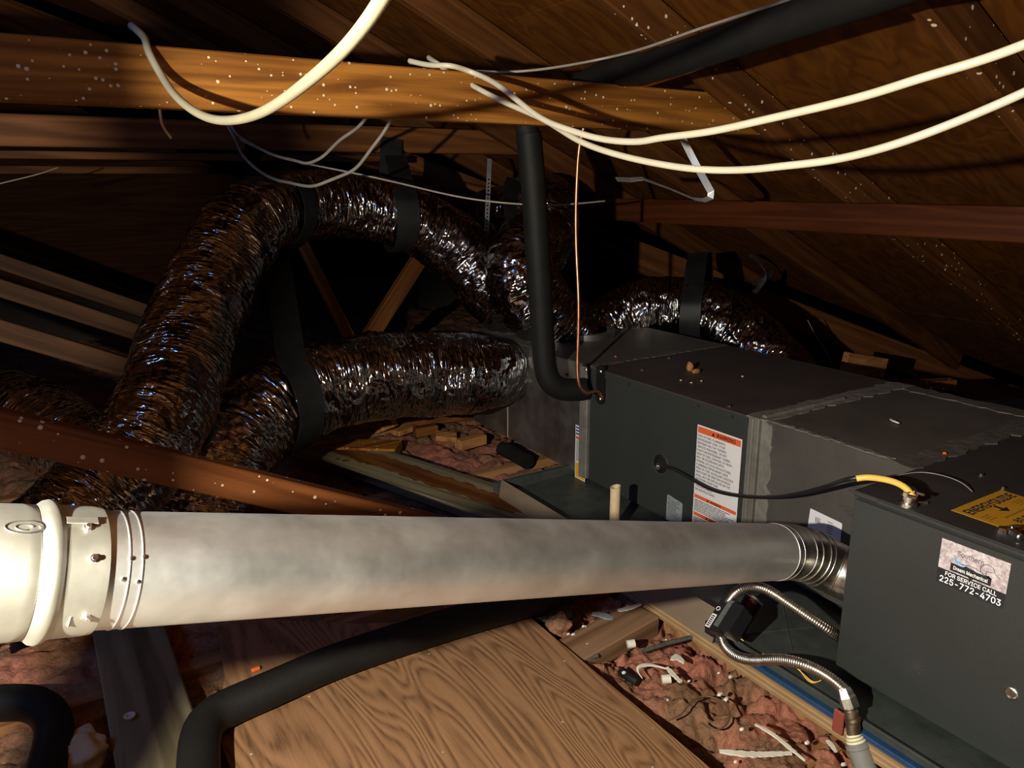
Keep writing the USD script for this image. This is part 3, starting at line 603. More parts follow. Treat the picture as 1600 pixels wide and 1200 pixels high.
for s, th in ((.018, -1.95), (.020, -1.02), (.024, -.52)):
    p, n = onflue(s, th, .0544)
    P(cp, 'screw', lathe([(0, .0036), (.0012, .0034), (.0014, .0024), (.0034, .0022), (.0034, 1e-5)], p, n, 8), 'bright_steel')
p, n = onflue(.030, -1.9, .0546)
P(cp, 'pressed_tab', tube(np.array([p-n*.0005, p+np.cross(n, AX)*.010]), .0012, 6), 'galvanized_pale')
p, n = onflue(.028, -.40, .0550)
P(cp, 'seam_tab', bx((-.012, -.004, 0), (.012, .004, .0016), .0005).apply_transform(np.vstack([np.c_[np.stack([AX, np.cross(n, AX), n], 1), p], [0, 0, 0, 1]])), 'galvanized_pale')
p, n = onflue(.085, -.55, .0553)
Fs = Frame(p, -AX, np.cross(n, -AX))
P(cp, 'stamp', cat_([Fs.place(tube(np.array([(.016+.013*1.0*math.cos(a)*(1-.0), .001+.006*math.sin(a), .0002) for a in np.linspace(0, 6.283, 30)]), .0006, 5)),
    Fs.place(tube(np.array([(.016+.006*math.cos(a), .001+.003*math.sin(a), .0002) for a in np.linspace(0, 5, 20)]), .0005, 5)), Fs.slab(sbox(-.012, -.005, -.008, .007), 0, .0006)]), 'galvanized_dull', label='pressed round mark on the sleeve')
# elbow turning into the furnace
ew = T('flue_elbow', 'ribbed metal elbow joining the flue pipe to the furnace side', 'pipe elbow', F0)
ctr = spline([F0+AX*.012, F0-AX*.012, (1.125, .8325, -.665), (1.182, .829, -.690), (1.226, .798, -.716), (1.238, .745, -.722)], n=60)
cut = np.linspace(0, 1, 60)
rads = .0500 + .0*cut
P(ew, 'gore', tube(ctr[:20], .0508, 64), 'steel', smooth=40)
P(ew, 'gore', tube(ctr[18:33], .0502, 64), 'steel', smooth=40)
P(ew, 'gore', tube(ctr[31:46], .0506, 64), 'steel', smooth=40)
P(ew, 'gore', tube(ctr[44:], .0500, 64), 'steel', smooth=40)
tt, aa, bb = frames(ctr)
for k in (4, 17, 24, 31, 35, 46):
    P(ew, 'rib', tube(np.array([ctr[k] + .0508*(math.cos(a)*aa[k]+math.sin(a)*bb[k]) for a in np.linspace(0, 2*math.pi, 56)]), .0012, 6, caps=False), 'steel', smooth=True)
# ================================================================== foil-covered flexible ducts
def duct_mesh(path, r, seed, m=220, step=.0038, crinkle=.0062, rib=.0004):
    p = np.asarray(path, float); rr = np.broadcast_to(np.asarray(r, float), (len(p),))
    q = spline(np.c_[p, rr], step); c, rad = q[:, :3], q[:, 3]; n = len(c)
    t, a, b = frames(c)
    s = np.arange(n)*step; ang = np.arange(m)*2*np.pi/m
    S, A = np.meshgrid(s, ang, indexing='ij')
    C_, N_ = .12*np.cos(A), .12*np.sin(A)
    pc = np.stack([S, C_, N_], -1)
    wob = .05*(meshkit.fbm(pc*14., 2, seed+2)-.5)
    tw = np.stack([S + wob + .012*np.sin(2*A+seed), C_, N_], -1)
    ridge = lambda f: 1-np.abs(2*f-1)
    w1 = ridge(meshkit.noise(tw*np.array([44., 9., 9.]), seed))          # long folds running round the duct
    w1b = ridge(meshkit.noise(tw*np.array([105., 17., 17.]), seed+31))   # finer folds between them
    w2 = ridge(meshkit.fbm(pc*np.array([60., 48., 48.]), 2, seed+5))     # short creases
    w3 = meshkit.fbm(pc*np.array([9., 8., 8.]), 2, seed+8)               # slack
    patch = np.clip(meshkit.fbm(pc*7., 2, seed+15)*1.8-.4, .15, 1)
    d = patch*crinkle*(1.15*(w1**2-.35) + .55*(w1b**2-.35)) + crinkle*.32*(w2-.6) + .024*(w3-.5) + rib*np.sin(S*2*np.pi/.038 + A)
    R_ = rad[:, None] + d
    v = c[:, None] + R_[..., None]*(np.cos(ang)[None, :, None]*a[:, None] + np.sin(ang)[None, :, None]*b[:, None])
    v = np.vstack([v.reshape(-1, 3), c[0], c[-1]]); f = grid_faces(n, m)
    j = np.arange(m); k = (j+1) % m; c0, c1 = n*m, n*m+1
    f = np.vstack([f, np.stack([np.full(m, c0), k, j], 1), np.stack([np.full(m, c1), (n-1)*m+j, (n-1)*m+k], 1)])
    uv = np.vstack([np.stack([S, A*.12], -1).reshape(-1, 2), [[0, 0], [s[-1], 0]]])
    return trimesh.Trimesh(v, f, process=False), c, rad, uv
def duct(label, path, r, seed, **kw):
    p0 = path[-1]
    t = T('foil_duct', label, 'duct', p0)
    mesh, c, rad, uv = duct_mesh(path, r, seed, **kw)
    P(t, 'foil_jacket', mesh, 'foil', smooth=True, uv=uv)
    return t, c, rad
D1 = [(1.375, 2.215, -.640), (1.253, 2.1495, -0.6084), (1.0993, 2.1528, -0.5926), (0.8817, 2.1601, -0.5747), (0.6771, 2.1538, -0.5743), (0.5546, 2.1263, -0.5955), (0.4513, 2.0814, -0.6341), (0.3622, 2.0215, -0.6927), (0.2952, 1.9651, -0.7746), (0.2356, 1.9251, -0.867)]
d1, c1, r1 = duct('foil duct leaving the plenum side, lying nearly level along the middle of the view', D1, [.095, .118, .130, .134, .133, .133, .132, .128, .122, .115], 3)
P(d1, 'collar', lathe([(0, .112), (.004, .116), (.02, .116), (.02, .10)], (1.361, 2.215, -.640), (-1, 0, 0), 48), 'galvanized_dull', smooth=40)
D2 = [(1.56, 2.36, -.522), (1.4126, 2.415, -0.3718), (1.3604, 2.4518, -0.279), (1.2631, 2.4937, -0.1815), (1.1051, 2.5192, -0.1023), (0.9393, 2.5354, -0.0691), (0.7652, 2.4991, -0.065), (0.5822, 2.3826, -0.1017), (0.459, 2.2803, -0.2091), (0.3677, 2.1777, -0.332), (0.2929, 2.0687, -0.4422), (0.214, 1.9211, -0.5278), (0.1413, 1.846, -0.6025), (0.0654, 1.7917, -0.656), (-0.0158, 1.743, -0.7016), (-0.1012, 1.7104, -0.7431), (-0.1999, 1.6897, -0.7732)]
d2, c2_, r2 = duct('tall foil duct arching over from the plenum, its left leg glinting blue', D2, [.105, .113, .115, .116, .112, .108, .110, .116, .118, .118, .118, .115, .113, .112, .11, .11, .11], 11)
P(d2, 'collar', lathe([(0, .118), (.004, .12), (.022, .12), (.022, .10)], (1.56, 2.36, ZT), (0, 0, 1), 48), 'galvanized_dull', smooth=40)
D3 = [(1.62, 2.14, -.522), (1.428, 2.1946, -0.3444), (1.4541, 2.2346, -0.2405), (1.592, 2.33, -.18), (1.66, 2.41, -.095), (1.78, 2.58, -.085), (1.88, 2.88, -.11), (1.93, 3.3, -.14)]
d3, c3, r3 = duct('foil duct rising from the plenum behind the black vertical pipe', D3, [.11, .122, .122, .120, .118, .116, .115, .115], 23)
P(d3, 'collar', lathe([(0, .122), (.004, .124), (.022, .124), (.022, .10)], (1.62, 2.14, ZT), (0, 0, 1), 48), 'galvanized_dull', smooth=40)
D4 = [(1.90, 2.30, -.68), (1.97, 2.30, -.66), (1.8234, 2.3108, -0.5905), (1.901, 2.2728, -0.5171), (1.9875, 2.207, -0.4762), (2.0715, 2.1215, -0.4651), (2.1406, 2.0222, -0.4896), (2.2007, 1.9153, -0.5568), (2.2452, 1.8119, -0.6445), (2.2653, 1.7043, -0.7556), (2.2611, 1.6066, -0.8839)]
d4, c4, r4 = duct('foil duct humped behind the coil cabinet on the right', D4, [.09, .11, .122, .124, .124, .122, .122, .124, .125, .125, .125], 31)
D5 = [(-0.2924, 3.0369, -0.6199), (-0.1539, 2.817, -0.658), (-0.0272, 2.6263, -0.7044), (0.0727, 2.4587, -0.7692), (0.1529, 2.3283, -0.8327)]
d5, c5, r5 = duct('dark foil duct at the left edge above the red diagonal web', D5, .125, 41)

# ------------------------------------------------------------------ black hanging straps
def hanger(label, c, r, tx, top, w=.055, slack=.0):
    """a strap hung from two points of 'top', under the duct of centre c and radius r; tx = the duct's direction"""
    tx = unit(np.array(tx)*[1, 1, 0]); n = np.cross(tx, [0, 0, 1.]); rr = r + .012
    arc = [np.array(c) + rr*(math.cos(a)*n + math.sin(a)*np.array([0, 0, 1])) for a in np.linspace(math.radians(28), math.radians(-208), 17)]
    pts_ = [np.array(top[0])] + arc + [np.array(top[1])]
    return M('hanging_strap', ribbon(pts_, tx, w, .003, .012), 'strap_black', label, 'strap', smooth=40)
def near_c(c, rad, p):
    i = int(np.argmin(np.linalg.norm(c-np.asarray(p), axis=1))); t = c[min(i+3, len(c)-1)]-c[max(i-3, 0)]
    return c[i], rad[i], unit(t)
ca, ra, ta = near_c(c2_, r2, (0.6848, 2.449, -0.074))
hanger('wide black strap holding the left shoulder of the arched duct', ca, ra, ta, ((0.6786, 2.692, 0.1177), (0.7602, 2.76, 0.1218)))
ca, ra, ta = near_c(c2_, r2, (1.1088, 2.5168, -0.1023))
hanger('wide black strap holding the right half of the arched duct', ca, ra, ta, ((1.1738, 2.692, 0.1618), (1.2024, 2.76, 0.1455)), .078)
ca, ra, ta = near_c(c1, r1, (0.5833, 1.9804, -0.5365))
nn = unit(np.cross(ta*[1, 1, 0], [0, 0, 1.])); 
if nn[1] > 0: nn = -nn
arc = [ca + (ra+.012)*(math.cos(a)*nn + math.sin(a)*np.array([0, 0, 1])) for a in np.linspace(math.radians(62), math.radians(-120), 15)]
top_ = [np.array((0.7253, 2.732, -0.022)), arc[0]+np.array([0, 0, .02])]
lin = [top_[0] + (arc[0]-top_[0])*k for k in np.linspace(0, 1, 14)]
M('hanging_strap', ribbon(np.array(lin[:-1] + arc), unit(ta*[1, 1, .3]), .082, .003, smooth=False), 'strap_black', 'long black strap running down to the level duct and passing under it', 'strap', smooth=40)
ca, ra, ta = near_c(c4, r4, (2.1124, 2.0675, -0.4787))
hanger('black strap around the humped duct behind the coil cabinet', ca, ra, ta, ((2.1851, 2.1493, -0.2632), (2.2771, 2.2124, -0.2673)), .075)
ca, ra, ta = near_c(c3, r3, (1.5232, 2.3238, -0.1272))
M('hanging_strap', ribbon([(1.4175, 2.2662, -0.1327), (1.4434, 2.3193, -0.066), (1.5488, 2.4479, 0.0117), (1.6117, 2.4761, -0.0067)], (1, .4, 0), .06, .003, .012), 'strap_black', 'short black strap above the duct behind the vertical pipe', 'strap', smooth=40)

# perforated and bent galvanized straps
def perforated(name, label, pts_, side, w, holes=True):
    p = spline(pts_, .006); L = np.linalg.norm(np.diff(p, axis=0), axis=1).sum()
    fr_ = Frame(p[0], p[-1]-p[0], np.cross(np.cross(p[-1]-p[0], side), p[-1]-p[0]))
    poly = sbox(0, -w/2, L, w/2)
    if holes: poly = poly.difference(unary_union([Point(x, 0).buffer(w*.2, 3) for x in np.arange(.08, L-.01, w*.72)]))
    return M(name, fr_.slab(poly, -.0006, .0006), 'galvanized', label, 'metal strap')
perforated('perforated_strap', 'perforated galvanized hanger strap dangling beside the arched duct', [(1.5813, 2.69, 0.0953), (1.5519, 2.665, -0.1033), (1.5253, 2.64, -0.304)], (1, 0, 0), .020)
M('bent_strap', ribbon([(1.5266, 1.5806, 0.1167), (1.5351, 1.5268, 0.0384), (1.5333, 1.4723, -0.0237), (1.5298, 1.47, -0.0382), (1.5072, 1.4701, -0.0444), (1.4791, 1.4765, -0.0408), (1.3982, 1.4868, -0.013), (1.3176, 1.4957, 0.0107), (1.2916, 1.511, 0.0078), (1.2556, 1.5217, 0.0095)], (-.3, .9, .5), .018, .0012, smooth=False), 'galvanized', 'bent galvanized strap dangling in a hook under the right part of the tie beam', 'metal strap')
tw = T('twisted_strap', 'twisted metal strap end nailed near the valley rafter on the right', 'metal strap', (2.6453, 2.2343, -0.4398))
P(tw, 'strip', ribbon([(2.6348, 2.2834, -0.3011), (2.6475, 2.2435, -0.326), (2.6469, 2.2039, -0.3767), (2.6055, 2.1916, -0.4214), (2.5253, 2.1788, -0.4675)], (.5, .6, .6), .022, .0015, .01), 'galvanized_dull')
P(tw, 'strip', ribbon([(2.7088, 2.2158, -0.3709), (2.6204, 2.1989, -0.407), (2.5636, 2.1974, -0.4082)], (.5, .2, .8), .022, .0015, .01), 'galvanized_dull')

# ================================================================== refrigerant lines
sl = T('suction_line', 'thick black foam-covered pipe standing upright in front of the coil cabinet', 'pipe', (1.2139, 1.7396, -0.5156))
SLP = [(1.352, 1.752, -.590), (1.325, 1.757, -.590), (1.275, 1.768, -.583), (1.238, 1.776, -.555), (1.222, 1.780, -.50), (1.212, 1.778, -.40), (1.190, 1.768, -.20), (1.165, 1.758, .02), (1.148, 1.752, .128)]
P(sl, 'insulation', tube(spline(SLP, .01), .0335, 24), 'rubber', smooth=40)
SL2 = [(1.148, 1.752, .124), (1.142, 1.748, .17), (1.2415, 1.7295, 0.2206), (1.2471, 1.5657, 0.2541), (1.2219, 1.4087, 0.247), (1.2195, 1.2665, 0.255), (1.2164, 1.1262, 0.2676), (1.1953, 0.9005, 0.2831), (1.1632, 0.7284, 0.2921), (1.1597, 0.5919, 0.3165)]
P(sl, 'insulation', tube(spline(SL2, .01), [.030]*4 + [.0335]*(len(spline(SL2, .01))-4), 24), 'rubber', smooth=40)
lq = M('liquid_line', rope([(1.353, 1.674, -.6045), (1.335, 1.675, -0.5774), (1.2828, 1.6553, -0.5708), (1.2575, 1.6521, -0.5533), (1.2483, 1.6554, -0.5215), (1.2488, 1.6584, -0.4314), (1.2494, 1.6595, -0.3078), (1.2497, 1.6717, -0.1885), (1.2465, 1.6732, -0.0711), (1.2448, 1.6678, 0.0268), (1.247, 1.6566, 0.1137), (1.2694, 1.6296, 0.19), (1.2948, 1.5253, 0.2192), (1.2853, 1.2941, 0.2403), (1.2507, 1.0774, 0.2577), (1.2196, 0.9161, 0.2644), (1.1999, 0.821, 0.2714), (1.1917, 0.7439, 0.2814)], .0049, 10), 'copper', 'bare copper tube bending up from the coil plate beside the black pipe', 'pipe', smooth=True)
M('control_wire', rope([(0.7276, 1.56, 0.2443), (0.9618, 1.6456, 0.252), (1.0571, 1.5747, 0.2542), (1.1924, 1.5101, 0.2791), (1.1976, 1.3622, 0.2838), (1.1874, 1.201, 0.2936), (1.1939, 1.0782, 0.3035), (1.1838, 0.9645, 0.3094), (1.1914, 0.8668, 0.3241)], .0032, 8), 'cable_grey', 'thin grey wire lying along the top of the overhead black pipe', 'wire', smooth=True)

# black pipe insulation on the plywood and at the lower left
floorp = [(0.0929, 1.0087, -0.887), (0.1125, 1.1051, -0.887), (0.1294, 1.1861, -0.887), (0.1528, 1.2339, -0.887), (0.1951, 1.2524, -0.887), (0.2624, 1.2619, -0.887), (0.3624, 1.2756, -0.886), (0.4673, 1.2799, -0.886), (0.5771, 1.2767, -0.885), (0.6926, 1.2691, -0.884), (0.8318, 1.2594, -0.884), (1.0128, 1.2881, -0.9)]
M('foam_pipe', tube(spline(floorp, .008), .033, 28), 'rubber', 'long black foam-covered pipe lying bent across the plywood floor sheet', 'pipe', smooth=40)
M('foam_pipe', tube(spline([(-0.2028, 1.4699, -0.86), (-0.1468, 1.4382, -0.86), (-0.1001, 1.4045, -0.86), (-0.0743, 1.3606, -0.87), (-0.0759, 1.2979, -0.88), (-0.0964, 1.212, -0.885), (-0.1161, 1.1316, -0.89)], .008), .030, 24), 'rubber', 'black foam-covered pipe elbow in the bottom left corner', 'pipe', smooth=40)

# condensate stub
pv = T('condensate_pipe', 'short upright cream PVC pipe stub with an open slanted end, in front of the coil', 'pipe', (1.20, 1.42, -.889))
v0 = lathe([(0, .0133), (.134, .0133), (.134, .0105), (.02, .0105)], (1.20, 1.424, -.889), (0, 0, 1), 28)
vv = np.asarray(v0.vertices); k_ = vv[:, 2] > -.80; vv[k_, 2] += (vv[k_, 0]-1.20)*.25 - (vv[k_, 1]-1.424)*.1; v0.vertices = vv
P(pv, 'pipe', v0, 'pvc_cream', smooth=40)

# ================================================================== gas line and controls in front of the pan
def corrugated(pts_, r, pitch=.0042, amp=.0008, m=20):
    p = spline(pts_, pitch/4); s = np.arange(len(p))
    return tube(p, r + amp*np.cos(s*2*np.pi/4), m)
gc = T('gas_connector', 'looping stainless corrugated gas connector hanging in front of the furnace base', 'gas hose', (1.1, 0.8685, -0.9075))
G = [(1.215, .765, -.842), (1.165, 0.7615, -0.8059), (1.135, 0.8194, -0.7762), (1.12, 0.8608, -0.7606), (1.112, 0.8956, -0.7624), (1.09, 0.9121, -0.7719), (1.07, 0.9223, -0.8027), (1.055, 0.9214, -0.8439), (1.05, 0.9077, -0.8731), (1.05, 0.8807, -0.882), (1.052, 0.838, -0.8708), (1.056, 0.7919, -0.8443), (1.06, 0.7478, -0.8269), (1.067, 0.707, -0.8236), (1.073, 0.675, -0.8307), (1.075, 0.6582, -0.8387)]
P(gc, 'hose', corrugated(G, .0098), 'steel', smooth=True)
g0, g1 = np.array((1.075, 0.6608, -0.8378)), np.array((1.074, 0.6436, -0.8641))
ga = unit(g1-g0)
P(gc, 'flare_nut', lathe([(-.006, .0105), (.0, .0125), (.006, .0135), (.010, .0150), (.026, .0150), (.028, .0125), (.028, 1e-5)], g0, ga, 6), 'steel', label='six-sided flare nut')
gp_ = T('gas_pipe', 'brown and grey threaded gas pipe elbow coming up beside the platform edge', 'pipe', (1.07, 0.6138, -0.9495))
gE = [g0+ga*.028, (1.073, 0.6387, -0.8793), (1.071, 0.6318, -0.9054), (1.068, 0.621, -0.9283)]
P(gp_, 'nipple', rod(gE[0], gE[2], .0118, 18), 'brown_steel', smooth=40)
P(gp_, 'collar', rod(np.array(gE[1])-.004*ga, np.array(gE[1])+.004*ga, .0135, 18), 'brown_steel', smooth=40)
for k in range(3): P(gp_, 'thread_tape', rod(np.array(gE[2])+(.005*k-.004)*ga, np.array(gE[2])+(.005*k)*ga, .0130+.0018*k, 20), 'teflon', smooth=40, label='yellowish thread sealant ring')
P(gp_, 'elbow', tube(spline([np.array(gE[2])+.010*ga, np.array(gE[2])+.030*ga, np.array(gE[2])+.055*ga+np.array([0, -.002, -.004]), np.array(gE[2])+.085*ga+np.array([.002, -.004, -.02]), np.array(gE[2])+np.array([.005, -.03, -.16])], .006), .0185, 24), 'pipe_grey', smooth=40)
P(gp_, 'elbow_lip', rod(np.array(gE[2])+.012*ga, np.array(gE[2])+.020*ga, .0205, 22), 'pipe_grey', smooth=40)
M('valve_handle', bx(np.array((1.068, 0.6614, -0.8962))-(.003, .010, .022), np.array((1.068, 0.6614, -0.8962))+(.003, .010, .022), .002), 'red_paint', 'small dull red valve handle by the end of the platform edge', 'handle')
# float switch
o = np.array((1.1, 0.9236, -0.8373))
fs = T('float_switch', 'black control canister with a barcode label, clamped on the pan edge inside the hose loop', 'switch', o)
axc = unit(np.array((1.18, 0.9451, -0.8301))-np.array((1.115, 0.9367, -0.8811)))
b0 = np.array((1.115, 0.9337, -0.8766))
P(fs, 'canister', lathe([(0, 1e-5), (0, .017), (.002, .019), (.070, .019), (.071, 1e-5)], b0, axc, 28), 'canister', smooth=40)
P(fs, 'rim', lathe([(.068, .019), (.069, .0200), (.0725, .0200), (.073, .0180), (.071, .0175)], b0, axc, 28), 'bright_steel', smooth=40, label='bright rim of the canister')
FB = Frame(np.array((1.036, 0.9159, -0.815)), axc, unit(np.cross(np.array([-1, 0, 0.]), axc)))
P(fs, 'housing', cat_([FB.slab(sbox(-.026, -.020, .044, .011).buffer(.003, 3), -.016, 0), FB.slab(sbox(-.018, -.044, .036, -.022).buffer(.003, 3), -.03, .005)]), 'black_plastic')
lb = P(fs, 'printed_label', FB.slab(sbox(-.018, -.018, .042, -.004), 0, .001), 'dark_label', label='grey label of tiny print on the housing')
bl = P(fs, 'barcode_label', FB.slab(sbox(-.026, .0015, .004, .0125), 0, .0012), 'label_white', label='white barcode label')
P(bl, 'bar', FB.slab(unary_union([sbox(-.023+.0042*k, .0035, -.0208+.0042*k, .0105) for k in range(6)]), .0012, .0015), 'ink')
P(fs, 'round_mark', FB.place(tube(np.array([(.017+.004*math.cos(a), .007+.004*math.sin(a), .0012) for a in np.linspace(0, 6.283, 20)]), .0009, 5)), 'label_white')
P(fs, 'clamp', bx(np.array((1.082, 0.9658, -0.8869))-(.010, .014, .020), np.array((1.082, 0.9658, -0.8869))+(.010, .014, .020), .003), 'black_plastic')
for a in ((1.071, 0.9587, -0.8661), (1.071, 0.9516, -0.8682)): P(fs, 'clamp_screw', rod(np.array(a), np.array(a)+(-.002, 0, 0), .002, 8), 'bright_steel')
for s in (-1, 1):
    P(fs, 'lead_wire', rope([np.array(b0)+(0, .004*s, 0), np.array((1.112, 0.9204, -0.883))+(0, .002*s, 0), np.array((1.108, 0.9009, -0.8942))+(0, .002*s, 0), np.array((1.108, 0.8766, -0.895))+(0, .002*s, 0), np.array((1.108, 0.8461, -0.8862))+(0, .0015*s, 0)], .0012, 6, .003), 'wire_yellow')
sp = T('wire_splice', 'short looped pair of yellow wire ends lying in the pan under the hose', 'wire', (1.1137, 0.7557, -0.885))
for s in (-1, 1): P(sp, 'lead_wire', rope([np.array((1.1142, 0.7835, -0.88))+(0, .004*s, 0), np.array((1.1077, 0.7612, -0.882))+(.003*s, .004*s, 0), np.array((1.1078, 0.7444, -0.884))+(.002*s, 0, 0), np.array((1.1254, 0.7399, -0.884))], .0012, 6, .003), 'wire_yellow')
# power cable from the coil to the furnace clamp
pc = T('power_cable', 'black cable sagging from the coil plug to the furnace top, ending in a yellow sheath', 'cable', (1.3162, 1.0417, -0.6766))
CBP = [(1.350, 1.424, -.729), (1.344, 1.3665, -0.7188), (1.341, 1.2988, -0.7222), (1.336, 1.2287, -0.7245), (1.325, 1.139, -0.707), (1.3, 1.029, -0.6668), (1.272, 0.929, -0.6162), (1.24, 0.8373, -0.5583), (1.1659, 0.7515, -0.502), (1.1827, 0.7363, -0.497)]
P(pc, 'black_sheath', rope(CBP, .0042, 12), 'cable_black', smooth=True)
P(pc, 'fitting', rod((1.350, 1.428, -.727), (1.338, 1.418, -.731), .007, 10), 'galvanized_dull')
P(pc, 'yellow_sheath', rope([(1.1663, 0.7422, -0.499), (1.1752, 0.7315, -0.495), (1.1798, 0.7064, -0.49), (1.183, 0.6808, -0.489), (1.1821, 0.6593, -0.494), (1.181, 0.6461, -0.505)], .0056, 12), 'wire_yellow', smooth=True, label='yellow cable sheath')

# ================================================================== white cables over the tie beam
M('white_cable', rope([(0.2063, 1.56, 0.267), (0.2169, 1.502, 0.239), (0.2143, 1.46, 0.2133), (0.2257, 1.4352, 0.1741), (0.2329, 1.3177, 0.1231), (0.2447, 1.2037, 0.0934), (0.256, 1.0839, 0.083), (0.264, 0.9583, 0.0868), (0.2656, 0.8155, 0.1014), (0.2629, 0.7115, 0.1141), (0.2602, 0.6439, 0.1264), (0.2559, 0.5895, 0.1387), (0.2484, 0.5259, 0.1545)], .0062, 14), 'cable_cream', 'thick cream-white cable looping down from the left end of the tie beam towards the camera', 'cable', smooth=True)
M('white_cable', rope([(0.7278, 1.56, 0.248), (0.7456, 1.49, 0.2321), (0.7666, 1.45, 0.2275), (0.8101, 1.4501, 0.2196), (0.8183, 1.3759, 0.1929), (0.8099, 1.2699, 0.148), (0.8095, 1.1852, 0.1096), (0.8144, 1.1148, 0.0884), (0.8258, 1.0413, 0.0705), (0.8368, 0.959, 0.0629), (0.8414, 0.9205, 0.0659), (0.8543, 0.8407, 0.0702), (0.868, 0.7383, 0.0821), (0.8862, 0.6108, 0.1004), (0.8974, 0.5473, 0.1145), (0.9127, 0.4929, 0.1272), (0.9171, 0.4452, 0.1396), (0.9228, 0.3975, 0.1543)], .0054, 14), 'cable_white', 'upper of the two white cables running to the right edge', 'cable', smooth=True)
M('white_cable', rope([(0.7772, 1.57, 0.2591), (0.7658, 1.49, 0.231), (0.8192, 1.5304, 0.2219), (0.8321, 1.4507, 0.1869), (0.8437, 1.3462, 0.1479), (0.8498, 1.2336, 0.111), (0.8446, 1.1274, 0.072), (0.8555, 1.0269, 0.0442), (0.8656, 0.9299, 0.0269), (0.8774, 0.8593, 0.0189), (0.8936, 0.7878, 0.0177), (0.8992, 0.7367, 0.0211), (0.9151, 0.668, 0.0278), (0.9306, 0.5904, 0.0449), (0.9491, 0.5254, 0.0689), (0.9672, 0.462, 0.0975), (0.9774, 0.4144, 0.122)], .0054, 14), 'cable_white', 'lower of the two white cables running to the right edge', 'cable', smooth=True)
M('grey_cable', rope([(0.59, 2.66, 0.2158), (0.6148, 2.65, 0.1696), (0.619, 2.4517, 0.1182), (0.6539, 2.3463, 0.084), (0.6943, 2.2669, 0.0662), (0.7104, 2.2307, 0.0601), (0.7379, 2.1702, 0.0778), (0.7597, 2.0951, 0.1156), (0.7825, 2.0168, 0.1446), (0.792, 1.9375, 0.1834), (0.8056, 1.8817, 0.2276)], .0046, 10), 'cable_grey', 'thin grey cable dipping in a shallow V under the tie beam', 'cable', smooth=True)
M('grey_cable', rope([(0.5943, 2.67, 0.1974), (0.6128, 2.65, 0.1482), (0.5901, 2.4601, 0.0869), (0.6081, 2.3617, 0.0409), (0.6356, 2.2878, 0.0151), (0.658, 2.2223, 0.0058), (0.6927, 2.1613, -0.0032), (0.7218, 2.1102, 0.0085), (0.7546, 2.047, 0.028), (0.772, 2.005, 0.0454), (0.7902, 1.9461, 0.0888), (0.8077, 1.8988, 0.1291), (0.8227, 1.8559, 0.1784), (0.8325, 1.8272, 0.2237)], .0046, 10), 'cable_grey', 'thin grey cable hanging in a deep loop in front of the arched duct', 'cable', smooth=True)
M('thin_wire', rope([(0.627, 2.6367, 0.142), (0.7006, 2.5139, 0.09), (0.7688, 2.4144, 0.0632), (0.8902, 2.3046, 0.0315), (1.009, 2.1954, -0.0034), (1.1255, 2.0878, -0.0377), (1.2529, 2.0024, -0.0571), (1.3781, 1.9471, -0.0622), (1.5545, 1.9371, -0.0536)], .0030, 8), 'cable_grey', 'taut thin wire crossing from the strap at left to behind the copper tube', 'wire', smooth=True)
M('thin_wire', rope([(-0.0827, 3.2186, 0.0006), (-0.0063, 3.2016, 0.0212), (0.0719, 3.2081, 0.0425), (0.1334, 3.2253, 0.0645)], .0026, 8), 'cable_grey', 'faint thin wire at the far left edge below the tie beams', 'wire', smooth=True)
M('thin_wire', rope([(0.2327, 1.53, 0.1517), (0.2318, 1.53, 0.1253), (0.2351, 1.54, 0.1048), (0.2435, 1.55, 0.0915), (0.249, 1.55, 0.0829)], .0030, 8), 'wire_brown', 'short brown wire end hanging below the left part of the tie beam', 'wire', smooth=True)
M('thin_wire', rope([(2.8908, 2.1563, -0.5916), (2.8694, 2.0905, -0.6506), (2.8527, 2.0241, -0.7024), (2.7815, 1.9374, -0.7329)], .0022, 6), 'cable_grey', 'faint dangling wire in the dark beside the duct at right', 'wire', smooth=True)

# ================================================================== scraps and debris
def scrap(name, label, c, size, rot, mat_, group=None, tilt=(0, 0)):
    m = bx(-np.array(size)/2, np.array(size)/2, .002)
    m.apply_transform(trimesh.transformations.euler_matrix(math.radians(tilt[0]), math.radians(tilt[1]), math.radians(rot)))
    m.apply_translation(np.asarray(c, float)); return M(name, m, mat_, label, 'scrap', group)
scrap('wood_block', 'small sawn wood block with a dark end, nearest the plenum on the insulation', (1.2724, 2.3233, -0.905), (.115, .042, .036), 8, 'scrap_wood')
scrap('wood_block', 'wood offcut standing on edge at the left of the scrap row under the level duct', (1.0801, 2.6576, -0.9), (.035, .10, .035), 30, 'scrap_wood', tilt=(-25, 0))
scrap('wood_block', 'flat wood chip beside the standing offcut', (1.1378, 2.6084, -0.915), (.10, .045, .02), 20, 'scrap_wood')
scrap('wood_block', 'dark wood piece in the middle of the scrap row', (1.1995, 2.5499, -0.91), (.09, .04, .035), -4, 'fir_brown')
scrap('wood_block', 'splintered pale wood piece left of the sawn block', (1.2367, 2.4518, -0.915), (.08, .05, .02), -25, 'scrap_wood', tilt=(10, 8))
scrap('wood_offcut', 'long orange board end lying beside the black strap under the level duct', (0.8688, 2.4853, -0.9), (.36, .10, .036), -38, 'fir_orange')
scrap('wood_offcut', 'slim dark board under the end of the level duct', (1.3268, 2.6655, -0.91), (.36, .07, .03), -12, 'fir_brown')
lumber('wood_offcut', 'dusty splintered board lying from the plywood sheet corner to the platform', 'scrap', (.80, 1.115, -.952), (1.066, 1.150, -.947), .085, .045, 'joist_dusty')
scrap('wood_offcut', 'dim board end standing against the far side of the duct section', (2.5628, 1.4714, -0.7115), (.20, .03, .08), -35, 'fir_brown')
scrap('wood_offcut', 'pale board end lying behind the duct section at right', (2.6021, 1.3951, -0.6818), (.12, .04, .04), -20, 'fir_red')
